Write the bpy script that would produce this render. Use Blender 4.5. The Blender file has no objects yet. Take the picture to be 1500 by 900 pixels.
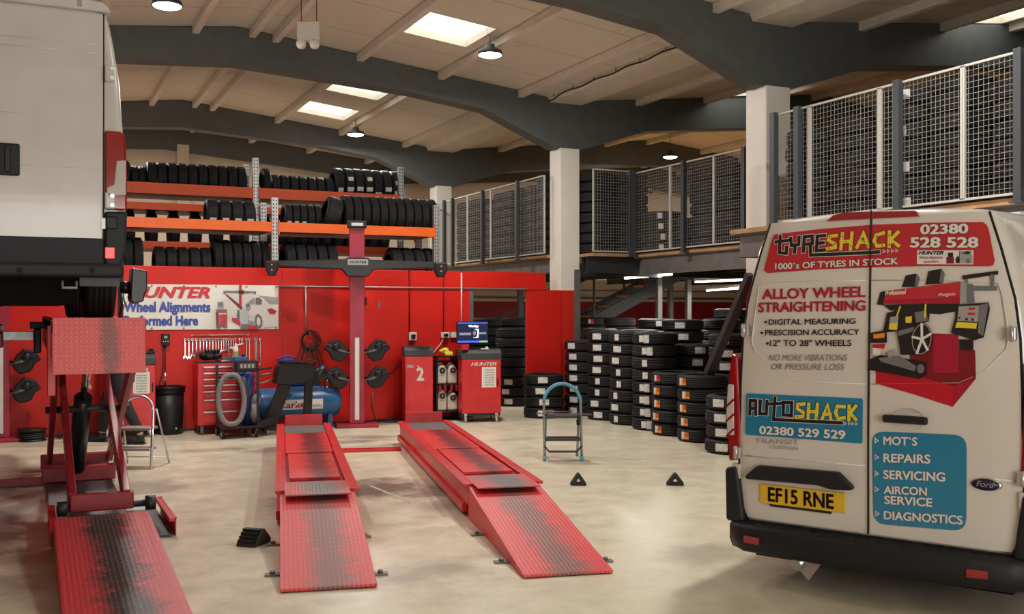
import bpy, math, random
from mathutils import Matrix, Vector
C = bpy.context.scene.collection
S = bpy.context.scene
PI = math.pi
rnd = random.Random(7)

# ---------------------------------------------------------------- camera, world, exposure
EYE = 1.62
FPX = 1500.0
CX, CY = 750.0, 455.0
YAW = math.atan2(710, 1500)            # the building runs 25 degrees to the left of the view
SN, CS = math.sin(YAW), math.cos(YAW)
cam = bpy.data.cameras.new('camera')
cam.sensor_width = 36.0
cam.lens = 36.0
cam.shift_y = 5.0 / 1500.0
cam.clip_end = 200
camo = bpy.data.objects.new('camera', cam)
C.objects.link(camo)
camo.location = (0, 0, EYE)
camo.rotation_euler = (PI / 2, 0, -YAW)
S.camera = camo
S.view_settings.view_transform = 'Standard'
S.view_settings.look = 'None'
S.view_settings.gamma = 1.0
S.view_settings.use_curve_mapping = False
S.view_settings.exposure = 0.12
w = bpy.data.worlds.new('overcast_sky')
S.world = w
w.use_nodes = True
w.node_tree.nodes['Background'].inputs[0].default_value = (1.0, 0.96, 0.90, 1)
w.node_tree.nodes['Background'].inputs[1].default_value = 2.6
try:
    S.cycles.max_bounces = 8
    S.cycles.diffuse_bounces = 4
    S.cycles.transparent_max_bounces = 16
    S.cycles.sample_clamp_indirect = 4.0
    S.cycles.use_denoising = True
    S.cycles.caustics_reflective = False
    S.cycles.caustics_refractive = False
except Exception:
    pass
LAMP_W = 125.0          # each high-bay lamp
TUBE_W = 55.0           # each fluorescent tube
DOOR_W = 165.0         # daylight through the open front door

def area(name, loc, rot, sx, sy, watts, col):
    l = bpy.data.lights.new(name, 'AREA')
    l.shape = 'RECTANGLE'
    l.size, l.size_y, l.energy, l.color = sx, sy, watts, col
    o = bpy.data.objects.new(name, l)
    o.location, o.rotation_euler = loc, rot
    C.objects.link(o)
    return o
# daylight entering through the open roller door behind the viewer (faces +v)
area('door_daylight', (1.9, -4.7, 1.75), (PI / 2, 0, 0), 5.6, 3.3, DOOR_W, (1.0, 0.97, 0.93))

# ---------------------------------------------------------------- pixel -> place helpers (1500 x 900 frame)
def _uv(X, Y): return (CS * X + SN * Y, -SN * X + CS * Y)
def byz(px, py, z=0.0):
    Y = (z - EYE) * FPX / (CY - py)
    u, v = _uv((px - CX) / FPX * Y, Y)
    return Vector((u, v, z))
def byv(px, py, v):
    r = (px - CX) / FPX
    Y = v / (-SN * r + CS)
    u, _ = _uv(r * Y, Y)
    return Vector((u, v, EYE + (CY - py) / FPX * Y))
def byu(px, py, u):
    r = (px - CX) / FPX
    Y = u / (CS * r + SN)
    _, v = _uv(r * Y, Y)
    return Vector((u, v, EYE + (CY - py) / FPX * Y))
def byY(px, py, Y):
    u, v = _uv((px - CX) / FPX * Y, Y)
    return Vector((u, v, EYE + (CY - py) / FPX * Y))

# ---------------------------------------------------------------- materials
MAT = {}
def nodes_of(m):
    nt = m.node_tree
    return nt, nt.nodes, nt.links, nt.nodes['Principled BSDF']
def mat(name, col, rough=0.5, metal=0.0, var=0.0, vscale=6.0, bump=0.0, bscale=40.0, spec=0.5, emit=None, es=1.0, coat=0.0, alpha=None):
    if name in MAT: return MAT[name]
    m = bpy.data.materials.new(name)
    m.use_nodes = True
    nt, N, L, b = nodes_of(m)
    b.inputs['Base Color'].default_value = (*col, 1)
    b.inputs['Roughness'].default_value = rough
    b.inputs['Metallic'].default_value = metal
    b.inputs['Specular IOR Level'].default_value = spec
    if coat: b.inputs['Coat Weight'].default_value = coat
    if emit:
        b.inputs['Emission Color'].default_value = (*emit, 1)
        b.inputs['Emission Strength'].default_value = es
    if var or bump:
        tc = N.new('ShaderNodeTexCoord')
        if var:
            n = N.new('ShaderNodeTexNoise'); n.inputs['Scale'].default_value = vscale; n.inputs['Detail'].default_value = 6
            L.new(tc.outputs['Object'], n.inputs['Vector'])
            r = N.new('ShaderNodeMapRange')
            r.inputs[1].default_value = 0.3; r.inputs[2].default_value = 0.7
            r.inputs[3].default_value = 1 - var; r.inputs[4].default_value = 1 + var
            L.new(n.outputs['Fac'], r.inputs[0])
            mx = N.new('ShaderNodeMix'); mx.data_type = 'RGBA'; mx.blend_type = 'MULTIPLY'; mx.inputs[0].default_value = 1
            mx.inputs[6].default_value = (*col, 1)
            L.new(r.outputs[0], mx.inputs[7]); L.new(mx.outputs[2], b.inputs['Base Color'])
        if bump:
            n2 = N.new('ShaderNodeTexNoise'); n2.inputs['Scale'].default_value = bscale; n2.inputs['Detail'].default_value = 4
            L.new(tc.outputs['Object'], n2.inputs['Vector'])
            bp = N.new('ShaderNodeBump'); bp.inputs['Strength'].default_value = bump; bp.inputs['Distance'].default_value = 0.01
            L.new(n2.outputs['Fac'], bp.inputs['Height']); L.new(bp.outputs[0], b.inputs['Normal'])
    MAT[name] = m
    return m

def ramp(N, stops):
    r = N.new('ShaderNodeValToRGB')
    while len(r.color_ramp.elements) < len(stops): r.color_ramp.elements.new(0.5)
    for e, (p, c) in zip(r.color_ramp.elements, stops):
        e.position = p; e.color = (*c, 1) if len(c) == 3 else c
    return r
def mixc(N, L, fac, a, b, mode='MIX'):
    x = N.new('ShaderNodeMix'); x.data_type = 'RGBA'; x.blend_type = mode
    for i, s in ((0, fac), (6, a), (7, b)):
        if hasattr(s, 'links'): L.new(s, x.inputs[i])
        elif i == 0: x.inputs[0].default_value = s
        else: x.inputs[i].default_value = (*s, 1)
    return x.outputs[2]
def noise(N, L, vec, scale, detail=5, rough=0.6):
    n = N.new('ShaderNodeTexNoise')
    n.inputs['Scale'].default_value = scale; n.inputs['Detail'].default_value = detail; n.inputs['Roughness'].default_value = rough
    L.new(vec, n.inputs['Vector']); return n.outputs['Fac']
def mth(N, L, op, a, b=None, c=None, clamp=False):
    m = N.new('ShaderNodeMath'); m.operation = op; m.use_clamp = clamp
    for i, s in enumerate((a, b, c)):
        if s is None: continue
        if hasattr(s, 'links'): L.new(s, m.inputs[i])
        else: m.inputs[i].default_value = s
    return m.outputs[0]

def split_mat(name, low, high, zsplit, rough=0.5, lowspec=0.5):
    """paint that changes colour at a fixed height on the wall"""
    m = bpy.data.materials.new(name); m.use_nodes = True
    nt, N, L, b = nodes_of(m)
    g = N.new('ShaderNodeNewGeometry'); sx = N.new('ShaderNodeSeparateXYZ'); L.new(g.outputs['Position'], sx.inputs[0])
    f = mth(N, L, 'GREATER_THAN', sx.outputs[2], zsplit)
    n = noise(N, L, g.outputs['Position'], 1.7)
    v = mth(N, L, 'MULTIPLY_ADD', n, 0.3, 0.85)
    col = mixc(N, L, f, low, high)
    col = mixc(N, L, 1.0, col, v, 'MULTIPLY')
    L.new(col, b.inputs['Base Color'])
    b.inputs['Roughness'].default_value = rough
    b.inputs['Specular IOR Level'].default_value = lowspec
    MAT[name] = m
    return m

def floor_mat():
    m = bpy.data.materials.new('floor_paint'); m.use_nodes = True
    nt, N, L, b = nodes_of(m)
    g = N.new('ShaderNodeNewGeometry'); P = g.outputs['Position']
    n1 = noise(N, L, P, 0.55, 4); n2 = noise(N, L, P, 3.5, 7, 0.7); n3 = noise(N, L, P, 18, 6, 0.7)
    base = mixc(N, L, n1, (0.66, 0.60, 0.45), (0.77, 0.71, 0.56))
    r2 = ramp(N, [(0.38, (0.72, 0.70, 0.67)), (0.6, (1, 1, 1))]); L.new(n2, r2.inputs[0])
    col = mixc(N, L, 0.55, base, r2.outputs[0], 'MULTIPLY')
    r3 = ramp(N, [(0.30, (0.45, 0.40, 0.35)), (0.42, (1, 1, 1))]); L.new(n3, r3.inputs[0])
    col = mixc(N, L, 0.35, col, r3.outputs[0], 'MULTIPLY')
    # oil and dirt stains, plus painted shade under the raised van (centre u, v, radii, strength)
    sx = N.new('ShaderNodeSeparateXYZ'); L.new(P, sx.inputs[0])
    total = None
    w1 = noise(N, L, P, 2.2, 6, 0.7)
    for (u, v, a, c, k) in STAINS_AND_SHADE:
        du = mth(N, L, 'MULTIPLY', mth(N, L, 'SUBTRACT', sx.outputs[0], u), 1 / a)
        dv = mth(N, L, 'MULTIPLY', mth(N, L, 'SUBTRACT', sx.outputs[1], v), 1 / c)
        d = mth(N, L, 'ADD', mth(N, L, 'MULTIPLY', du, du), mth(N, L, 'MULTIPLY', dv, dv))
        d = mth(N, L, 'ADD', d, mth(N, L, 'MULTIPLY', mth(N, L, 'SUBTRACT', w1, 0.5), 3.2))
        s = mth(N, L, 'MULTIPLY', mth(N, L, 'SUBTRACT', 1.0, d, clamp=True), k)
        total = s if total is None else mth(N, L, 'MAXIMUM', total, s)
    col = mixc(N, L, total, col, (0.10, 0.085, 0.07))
    L.new(col, b.inputs['Base Color'])
    rr = mth(N, L, 'MULTIPLY_ADD', n2, 0.34, 0.17); L.new(rr, b.inputs['Roughness'])
    b.inputs['Specular IOR Level'].default_value = 0.4
    bp = N.new('ShaderNodeBump'); bp.inputs['Strength'].default_value = 0.06; bp.inputs['Distance'].default_value = 0.01
    L.new(n3, bp.inputs['Height']); L.new(bp.outputs[0], b.inputs['Normal'])
    MAT['floor'] = m
    return m
STAINS_AND_SHADE = [(-0.5, 8.3, .8, 1.5, .85), (-.3, 10.2, .9, .9, .7), (.2, 6.4, .35, .8, .6), (2.3, 9.8, 1.3, 3.0, 0.28), (0.2, 9.0, 1.6, 3.6, 0.35), (3.3, 7.9, .5, .35, .5), (2.75, 8.9, 0.95, 0.75, 0.9), (2.2, 8.6, 0.5, 0.6, 0.8), (3.35, 12.3, .9, .3, .7), (2.1, 12.2, .6, .25, .6), (2.2, 5.9, .5, .3, .4), (1.0, 9.9, 0.45, 0.55, 0.55), (2.5, 11.9, 0.5, 0.4, 0.5), (3.9, 12.6, 0.55, 0.3, 0.6),  # leading entries darken the dirty floor to deepen the raised van's shadow
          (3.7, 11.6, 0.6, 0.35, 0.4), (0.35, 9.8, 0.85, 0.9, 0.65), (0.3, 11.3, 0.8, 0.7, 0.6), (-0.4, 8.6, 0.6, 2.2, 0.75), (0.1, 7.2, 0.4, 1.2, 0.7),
          (1.6, 5.6, 0.2, 0.15, 0.3), (4.3, 14.0, 1.2, 0.22, 0.6), (2.6, 13.2, 0.8, 0.3, 0.4), (3.0, 6.2, 0.9, 0.14, 0.35), (5.6, 11.6, 0.4, 0.2, 0.3),
          (3.5, 7.0, 0.5, 0.25, 0.25), (4.2, 5.6, 0.6, 0.35, 0.4)]

def plate_mat(name, col, axis_dirt=True, cell=58.0, dirt=(0.06, 0.045, 0.04), centre=0.3, halfw=0.16, k=0.95, worn=(0.75, 0.30, 0.30)):
    """red chequer plate: small raised lozenges, a dirty wheel track along local y"""
    m = bpy.data.materials.new(name); m.use_nodes = True
    nt, N, L, b = nodes_of(m)
    tc = N.new('ShaderNodeTexCoord'); P = tc.outputs['Object']
    sx = N.new('ShaderNodeSeparateXYZ'); L.new(P, sx.inputs[0]); x, y = sx.outputs[0], sx.outputs[1]
    a = mth(N, L, 'SINE', mth(N, L, 'MULTIPLY', mth(N, L, 'ADD', x, y), cell * 2))
    c = mth(N, L, 'SINE', mth(N, L, 'MULTIPLY', mth(N, L, 'SUBTRACT', x, y), cell * 2))
    h = mth(N, L, 'MAXIMUM', mth(N, L, 'MULTIPLY', a, c), 0.0)
    n1 = noise(N, L, P, 5.0, 6, 0.7); n2 = noise(N, L, P, 30, 5, 0.7)
    d = mth(N, L, 'ABSOLUTE', mth(N, L, 'SUBTRACT', x, centre))
    d = mth(N, L, 'DIVIDE', d, halfw)
    d = mth(N, L, 'ADD', d, mth(N, L, 'MULTIPLY', mth(N, L, 'ADD', mth(N, L, 'SUBTRACT', n1, 0.5), mth(N, L, 'MULTIPLY', mth(N, L, 'SUBTRACT', n2, 0.5), 0.7)), 2.9))
    d = mth(N, L, 'MULTIPLY', mth(N, L, 'SUBTRACT', 1.5, d, clamp=True), k, clamp=True)
    lift = mth(N, L, 'MULTIPLY', mth(N, L, 'GREATER_THAN', h, 0.62), 0.55)
    red = mixc(N, L, mth(N, L, 'MULTIPLY', n2, 0.5), col, tuple(q * 0.6 for q in col))
    red = mixc(N, L, mth(N, L, 'MULTIPLY', lift, 0.5), red, worn)
    dd = mixc(N, L, mth(N, L, 'MULTIPLY', lift, 0.5), dirt, (0.42, 0.36, 0.34))
    out = mixc(N, L, d, red, dd)
    L.new(out, b.inputs['Base Color'])
    b.inputs['Roughness'].default_value = 0.42
    bp = N.new('ShaderNodeBump'); bp.inputs['Strength'].default_value = 0.4; bp.inputs['Distance'].default_value = 0.004
    L.new(h, bp.inputs['Height']); L.new(bp.outputs[0], b.inputs['Normal'])
    MAT[name] = m
    return m

RED = (0.50, 0.022, 0.018)
mat('cream', (0.70, 0.62, 0.50), 0.8, var=0.06)
mat('white_paint', (0.74, 0.71, 0.64), 0.6, var=0.05, vscale=3)
mat('ceiling', (0.52, 0.44, 0.36), 0.85, var=0.14, vscale=1.2)
mat('purlin', (0.72, 0.68, 0.59), 0.75, var=0.08)
mat('beam_grey', (0.088, 0.10, 0.098), 0.5, var=0.1)
mat('post_grey', (0.05, 0.056, 0.064), 0.5)
mat('wire_white', (0.50, 0.49, 0.45), 0.5)
mat('wire_mesh', (0.38, 0.37, 0.34), 0.5)
mat('steel_grey', (0.16, 0.155, 0.15), 0.45, 0.3, var=0.15)
mat('steel_dark', (0.035, 0.036, 0.04), 0.45, 0.2)
mat('galv', (0.50, 0.52, 0.52), 0.42, 0.7, var=0.15, vscale=25)
mat('wood_edge', (0.42, 0.24, 0.11), 0.6, var=0.2)
mat('wood_tread', (0.72, 0.34, 0.09), 0.6, var=0.15)
mat('orange', (0.82, 0.135, 0.012), 0.4, var=0.06)
mat('orange_red', (0.70, 0.085, 0.012), 0.55, var=0.06)
mat('rubber', (0.013, 0.013, 0.014), 0.62, var=0.2, vscale=9, spec=0.3)
mat('rubber_matt', (0.020, 0.020, 0.021), 0.7)
mat('black_plastic', (0.009, 0.009, 0.010), 0.45, spec=0.35)
mat('black_satin', (0.012, 0.0125, 0.014), 0.32, spec=0.4)
mat('grey_plastic', (0.045, 0.048, 0.052), 0.5)
mat('red_paint', (0.60, 0.022, 0.026), 0.35, var=0.12)
mat('red_dark', (0.30, 0.014, 0.022), 0.4, var=0.2, vscale=10)
mat('maroon', (0.34, 0.018, 0.045), 0.4, var=0.12)
mat('chrome', (0.72, 0.72, 0.72), 0.2, 1.0)
mat('alu', (0.62, 0.63, 0.64), 0.35, 0.85, var=0.08)
mat('ladder_grey', (0.34, 0.36, 0.38), 0.4, 0.5)
mat('blue_plastic', (0.10, 0.36, 0.55), 0.4)
mat('white_plastic', (0.72, 0.70, 0.64), 0.5)
mat('paper', (0.78, 0.76, 0.70), 0.8)
mat('ink', (0.02, 0.02, 0.022), 0.7)
mat('van_white', (0.66, 0.625, 0.57), 0.16, coat=0.6, var=0.025, vscale=2)
mat('van_white_dusty', (0.62, 0.60, 0.57), 0.2, coat=0.5, var=0.05, vscale=4)
mat('van_black', (0.014, 0.015, 0.017), 0.5, spec=0.3)
mat('underbody', (0.006, 0.006, 0.006), 0.85, spec=0.15)
mat('gap', (0.006, 0.006, 0.006), 0.8)
mat('decal_red', (0.50, 0.014, 0.026), 0.25, coat=0.4)
mat('decal_blue', (0.012, 0.205, 0.36), 0.25, coat=0.4)
mat('decal_white', (0.74, 0.71, 0.66), 0.3)
mat('decal_yellow', (0.75, 0.60, 0.05), 0.3)
mat('decal_black', (0.012, 0.012, 0.013), 0.3)
mat('decal_grey', (0.16, 0.16, 0.17), 0.35)
mat('decal_mid', (0.34, 0.33, 0.33), 0.35)
mat('decal_dred', (0.20, 0.010, 0.016), 0.3)
mat('letter_red', (0.38, 0.010, 0.035), 0.3)
mat('lamp_red', (0.30, 0.006, 0.012), 0.12, coat=0.8)
mat('lamp_clear', (0.55, 0.53, 0.50), 0.1, coat=0.8)
mat('glow_red', (0.8, 0.05, 0.06), 0.3, emit=(1, 0.07, 0.06), es=1.1)
mat('led', (1, 1, 1), 0.3, emit=(0.93, 0.97, 1.0), es=26)
mat('tube_glow', (1, 1, 1), 0.3, emit=(1.0, 0.98, 0.92), es=8)
mat('plate_yellow', (0.74, 0.46, 0.02), 0.4)
mat('banner_white', (0.76, 0.74, 0.68), 0.5, var=0.06, vscale=3)
mat('banner_red', (0.62, 0.03, 0.05), 0.5)
mat('banner_blue', (0.05, 0.08, 0.36), 0.5)
mat('skin', (0.55, 0.32, 0.23), 0.55)
mat('trousers', (0.018, 0.019, 0.022), 0.85, var=0.2)
mat('jacket', (0.03, 0.035, 0.05), 0.85)
mat('shoe', (0.012, 0.012, 0.012), 0.5)
mat('hair', (0.03, 0.02, 0.015), 0.7)
mat('tank_blue', (0.022, 0.10, 0.26), 0.35, var=0.1)
mat('deep_blue', (0.02, 0.04, 0.22), 0.45)
mat('hose_grey', (0.19, 0.185, 0.18), 0.6, bump=0.8, bscale=60)
mat('cable', (0.012, 0.012, 0.012), 0.6)
mat('yellow_rag', (0.70, 0.60, 0.06), 0.85)
mat('canister', (0.62, 0.58, 0.50), 0.5, var=0.08)
mat('green_label', (0.25, 0.42, 0.16), 0.5)
mat('olive', (0.22, 0.20, 0.05), 0.8, var=0.3, vscale=30)
mat('pale_blue_panel', (0.52, 0.57, 0.60), 0.6)
mat('orange_label', (0.80, 0.24, 0.02), 0.5)
split_mat('back_wall_paint', (0.33, 0.016, 0.018), (0.72, 0.63, 0.49), 1.84)
split_mat('column_paint', (0.58, 0.020, 0.010), (0.76, 0.73, 0.66), 1.94, 0.45)
mat('red_wall', (0.60, 0.015, 0.009), 0.42, var=0.10, vscale=1.3, spec=0.35)
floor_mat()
plate_mat('plate_ramp', (0.74, 0.038, 0.045), halfw=.115, k=.8, dirt=(.12, .085, .07), worn=(.85, .30, .30))
plate_mat('plate_flat', (0.72, 0.03, 0.03), cell=0.0001, centre=0.33, halfw=0.10, k=0.9, dirt=(0.10, 0.01, 0.012))
plate_mat('plate_lip', (0.66, 0.055, 0.06), cell=60, halfw=0.15, k=1.0, dirt=(0.13, 0.12, 0.12))
plate_mat('plate_dirty', (0.66, 0.05, 0.065), centre=0.34, halfw=0.13, k=1.0, dirt=(0.035, 0.028, 0.03))
plate_mat('plate_flap', (0.86, 0.12, 0.12), centre=0.34, halfw=0.05, k=0.75, cell=52, dirt=(0.16, 0.09, 0.08), worn=(0.95, 0.6, 0.58))
def label_mat(name, base, ink, block=None):
    """printed paper label: rows of small print, an optional block colour on its lower part (object space of the label)"""
    m = bpy.data.materials.new(name); m.use_nodes = True
    nt, N, L, b = nodes_of(m)
    tc = N.new('ShaderNodeTexCoord'); P = tc.outputs['Generated']
    mp = N.new('ShaderNodeMapping'); mp.inputs['Scale'].default_value = (1, 9, 5); L.new(P, mp.inputs[0])
    n = noise(N, L, mp.outputs[0], 2.6, 2)
    f = mth(N, L, 'LESS_THAN', n, 0.44)
    col = mixc(N, L, f, base, ink)
    if block:
        sx = N.new('ShaderNodeSeparateXYZ'); L.new(P, sx.inputs[0])
        g = mth(N, L, 'GREATER_THAN', sx.outputs[1], 0.38)
        g2 = mth(N, L, 'MULTIPLY', mth(N, L, 'GREATER_THAN', sx.outputs[1], 0.55), mth(N, L, 'GREATER_THAN', 0.62, mth(N, L, 'ABSOLUTE', mth(N, L, 'SUBTRACT', sx.outputs[2], 0.9))))
        col = mixc(N, L, g, col, block)
        col = mixc(N, L, mth(N, L, 'MULTIPLY', g2, mth(N, L, 'LESS_THAN', n, 0.5)), col, (0.03, 0.02, 0.02))
    L.new(col, b.inputs['Base Color']); b.inputs['Roughness'].default_value = 0.6
    MAT[name] = m
label_mat('label_white', (0.74, 0.74, 0.71), (0.12, 0.12, 0.13))
label_mat('label_orange', (0.74, 0.74, 0.71), (0.12, 0.12, 0.13), (0.80, 0.22, 0.02))
label_mat('label_red', (0.74, 0.72, 0.70), (0.12, 0.12, 0.13), (0.60, 0.03, 0.05))
label_mat('notice_print', (0.78, 0.75, 0.68), (0.20, 0.18, 0.17))

# ---------------------------------------------------------------- mesh helpers
class MB:
    def __init__(self, T=None):
        self.v, self.f, self.m, self.s = [], [], [], []
        self.mi = 0; self.T = T
    def add(self, vs, fs, smooth=False, T=None):
        o = len(self.v)
        for p in vs:
            p = Vector(p)
            if T is not None: p = T @ p
            if self.T is not None: p = self.T @ p
            self.v.append(p)
        for f in fs:
            self.f.append([i + o for i in f]); self.m.append(self.mi); self.s.append(smooth)
        return self
    def box(self, x0, x1, y0, y1, z0, z1, T=None):
        vs = [(x0, y0, z0), (x1, y0, z0), (x1, y1, z0), (x0, y1, z0), (x0, y0, z1), (x1, y0, z1), (x1, y1, z1), (x0, y1, z1)]
        return self.add(vs, [(0, 3, 2, 1), (4, 5, 6, 7), (0, 1, 5, 4), (1, 2, 6, 5), (2, 3, 7, 6), (3, 0, 4, 7)], False, T)
    def bar(self, a, b, w, h, up=(0, 0, 1)):
        a, b = Vector(a), Vector(b); d = (b - a).normalized(); u = Vector(up)
        s = d.cross(u)
        if s.length < 1e-4: s = d.cross(Vector((1, 0, 0)))
        s.normalize(); n = s.cross(d).normalized()
        vs = []
        for p in (a, b):
            for (i, j) in ((-1, -1), (1, -1), (1, 1), (-1, 1)): vs.append(p + s * (i * w / 2) + n * (j * h / 2))
        return self.add(vs, [(3, 2, 1, 0), (4, 5, 6, 7), (0, 1, 5, 4), (1, 2, 6, 5), (2, 3, 7, 6), (3, 0, 4, 7)])
    def tube(self, pts, r, n=8, closed=False, caps=True):
        pts = [Vector(p) for p in pts]; k = len(pts)
        rs = r if isinstance(r, (list, tuple)) else [r] * k
        rings = []; up = Vector((0.13, 0.31, 0.94)).normalized()
        prev = None
        for i, p in enumerate(pts):
            if closed: d = pts[(i + 1) % k] - pts[i - 1]
            else: d = pts[min(i + 1, k - 1)] - pts[max(i - 1, 0)]
            if d.length < 1e-9: d = Vector((0, 0, 1))
            d.normalize()
            if prev is None:
                s = d.cross(up)
                if s.length < 1e-3: s = d.cross(Vector((1, 0, 0)))
            else:
                s = prev - d * prev.dot(d)
                if s.length < 1e-4: s = d.cross(up)
            s.normalize(); prev = s; t = d.cross(s)
            rings.append([p + (s * math.cos(2 * PI * j / n) + t * math.sin(2 * PI * j / n)) * rs[i] for j in range(n)])
        vs = [q for R in rings for q in R]; fs = []
        for i in range(k if closed else k - 1):
            a, b = i * n, ((i + 1) % k) * n
            for j in range(n): fs.append((a + j, a + (j + 1) % n, b + (j + 1) % n, b + j))
        self.add(vs, fs, True)
        if caps and not closed:
            self.add(rings[0], [list(range(n))[::-1]]); self.add(rings[-1], [list(range(n))])
        return self
    def cyl(self, a, b, r, n=20, r2=None):
        return self.tube([a, b], [r, r if r2 is None else r2], n)
    def lathe(self, prof, n=32, T=None, smooth=True, closed=False):
        k = len(prof); vs = []; fs = []
        for i in range(n):
            c, s = math.cos(2 * PI * i / n), math.sin(2 * PI * i / n)
            for (r, z) in prof: vs.append((r * c, r * s, z))
        for i in range(n):
            a, b = i * k, ((i + 1) % n) * k
            for j in range(k if closed else k - 1):
                j2 = (j + 1) % k
                fs.append((a + j, b + j, b + j2, a + j2))
        return self.add(vs, fs, smooth, T)
    def prism(self, poly, y0, y1, T=None, smooth=False):
        """polygon in local x,z pushed from y0 to y1"""
        k = len(poly)
        vs = [(x, y0, z) for x, z in poly] + [(x, y1, z) for x, z in poly]
        fs = [list(range(k)), list(range(k, 2 * k))[::-1]]
        for i in range(k): fs.append((i, i + k, (i + 1) % k + k, (i + 1) % k))
        return self.add(vs, fs, smooth, T)
    def ball(self, c, r, n=12, m=8, sc=(1, 1, 1)):
        vs, fs = [], []
        for i in range(m + 1):
            t = PI * i / m
            for j in range(n):
                p = 2 * PI * j / n
                vs.append((c[0] + r * sc[0] * math.sin(t) * math.cos(p), c[1] + r * sc[1] * math.sin(t) * math.sin(p), c[2] + r * sc[2] * math.cos(t)))
        for i in range(m):
            for j in range(n):
                fs.append((i * n + j, (i + 1) * n + j, (i + 1) * n + (j + 1) % n, i * n + (j + 1) % n))
        return self.add(vs, fs, True)
    def build(self, name, mats, parent=None, bevel=0.0, seg=2):
        me = bpy.data.meshes.new(name)
        me.from_pydata([tuple(p) for p in self.v], [], self.f)
        if not isinstance(mats, (list, tuple)): mats = [mats]
        for mm in mats: me.materials.append(MAT[mm] if isinstance(mm, str) else mm)
        me.polygons.foreach_set('material_index', self.m)
        me.polygons.foreach_set('use_smooth', self.s)
        me.validate(); me.update()
        import bmesh
        bm = bmesh.new(); bm.from_mesh(me)
        bmesh.ops.remove_doubles(bm, verts=bm.verts, dist=1e-5)
        bmesh.ops.recalc_face_normals(bm, faces=bm.faces)
        bm.to_mesh(me); bm.free()
        o = bpy.data.objects.new(name, me); C.objects.link(o)
        if parent is not None: o.parent = parent
        if bevel:
            b = o.modifiers.new('bevel', 'BEVEL'); b.width = bevel; b.segments = seg; b.limit_method = 'ANGLE'; b.angle_limit = 0.6
            b.harden_normals = False
        return o

def tag(o, label, cat, group=None, kind=None):
    o['label'] = label; o['category'] = cat
    if group: o['group'] = group
    if kind: o['kind'] = kind
    return o
def thing(name, label, cat, loc=(0, 0, 0), rz=0.0, group=None):
    o = bpy.data.objects.new(name, None); C.objects.link(o)
    o.empty_display_size = 0.1
    o.location = loc; o.rotation_euler = (0, 0, rz)
    return tag(o, label, cat, group)
def struct(o):
    o['kind'] = 'structure'; return o
def plabel(o, label):
    o['label'] = label; return o
def dup(root, loc, rot=None, label=None, group=None, scale=None):
    r = root.copy(); C.objects.link(r); r.location = loc
    if rot is not None: r.rotation_euler = rot if isinstance(rot, (tuple, list)) else (0, 0, rot)
    if label: r['label'] = label
    if group: r['group'] = group
    if scale: r.scale = scale
    for ch in list(root.children):
        c = ch.copy(); C.objects.link(c); c.parent = r
        for g in list(ch.children):
            d = g.copy(); C.objects.link(d); d.parent = c
    return r
ORD = ['bottom', 'second', 'third', 'fourth', 'fifth', 'sixth', 'seventh', 'eighth', 'ninth', 'tenth', 'eleventh', 'twelfth']
NTH = ['first', 'second', 'third', 'fourth', 'fifth', 'sixth', 'seventh', 'eighth', 'ninth', 'tenth', 'eleventh', 'twelfth', 'thirteenth', 'fourteenth', 'fifteenth', 'sixteenth', 'seventeenth', 'eighteenth', 'nineteenth', 'twentieth']

# ---------------------------------------------------------------- lettering
_GLY = {}
def text_geo(s, bold=0.0, shear=0.0, space=1.0):
    key = (s, bold, shear, space)
    if key in _GLY: return _GLY[key]
    cu = bpy.data.curves.new('t', 'FONT'); cu.body = s; cu.size = 1.0; cu.offset = bold; cu.shear = shear
    cu.resolution_u = 4; cu.fill_mode = 'FRONT'; cu.space_character = space
    o = bpy.data.objects.new('t', cu); C.objects.link(o)
    dg = bpy.context.evaluated_depsgraph_get()
    me = bpy.data.meshes.new_from_object(o.evaluated_get(dg))
    vs = [(p.co.x, p.co.y) for p in me.vertices]; fs = [list(q.vertices) for q in me.polygons]
    bpy.data.objects.remove(o); bpy.data.curves.remove(cu); bpy.data.meshes.remove(me)
    _GLY[key] = (vs, fs); return _GLY[key]
CAP = None
def lay_text(mb, s, fn, x0, x1, z0, z1, cap, off, bold=0.0, shear=0.0, space=1.0, ref=None):
    """letters between x0..x1, baseline z0 (left) .. z1 (right), cap height cap; fn(x, z, off) -> 3D; bold widens every stroke"""
    vs, fs = text_geo(s, 0.0, shear, space)
    a = min(p[0] for p in vs); b = max(p[0] for p in vs)
    H = max(p[1] for p in text_geo('H')[0])
    g = bold if ref is None else ref
    sx_ = (x1 - x0) / (b - a + 2 * g); k = abs(cap) / H
    dirs = [(0, 0)] if bold <= 0 else [(0, 0)] + [(math.cos(PI * q / 4), math.sin(PI * q / 4) * .75) for q in range(8)]
    for n, (dx, dy) in enumerate(dirs):
        out = []
        for (x, y) in vs:
            X = (x - a + g + dx * bold) * sx_
            t = X / (x1 - x0)
            out.append(fn(x0 + X, z0 + (z1 - z0) * t + (y + dy * bold) * k, off + n * 2e-5))
        mb.add(out, fs)
def lay_poly(mb, pts, fn, off):
    mb.add([fn(x, z, off) for x, z in pts], [list(range(len(pts)))])
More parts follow.
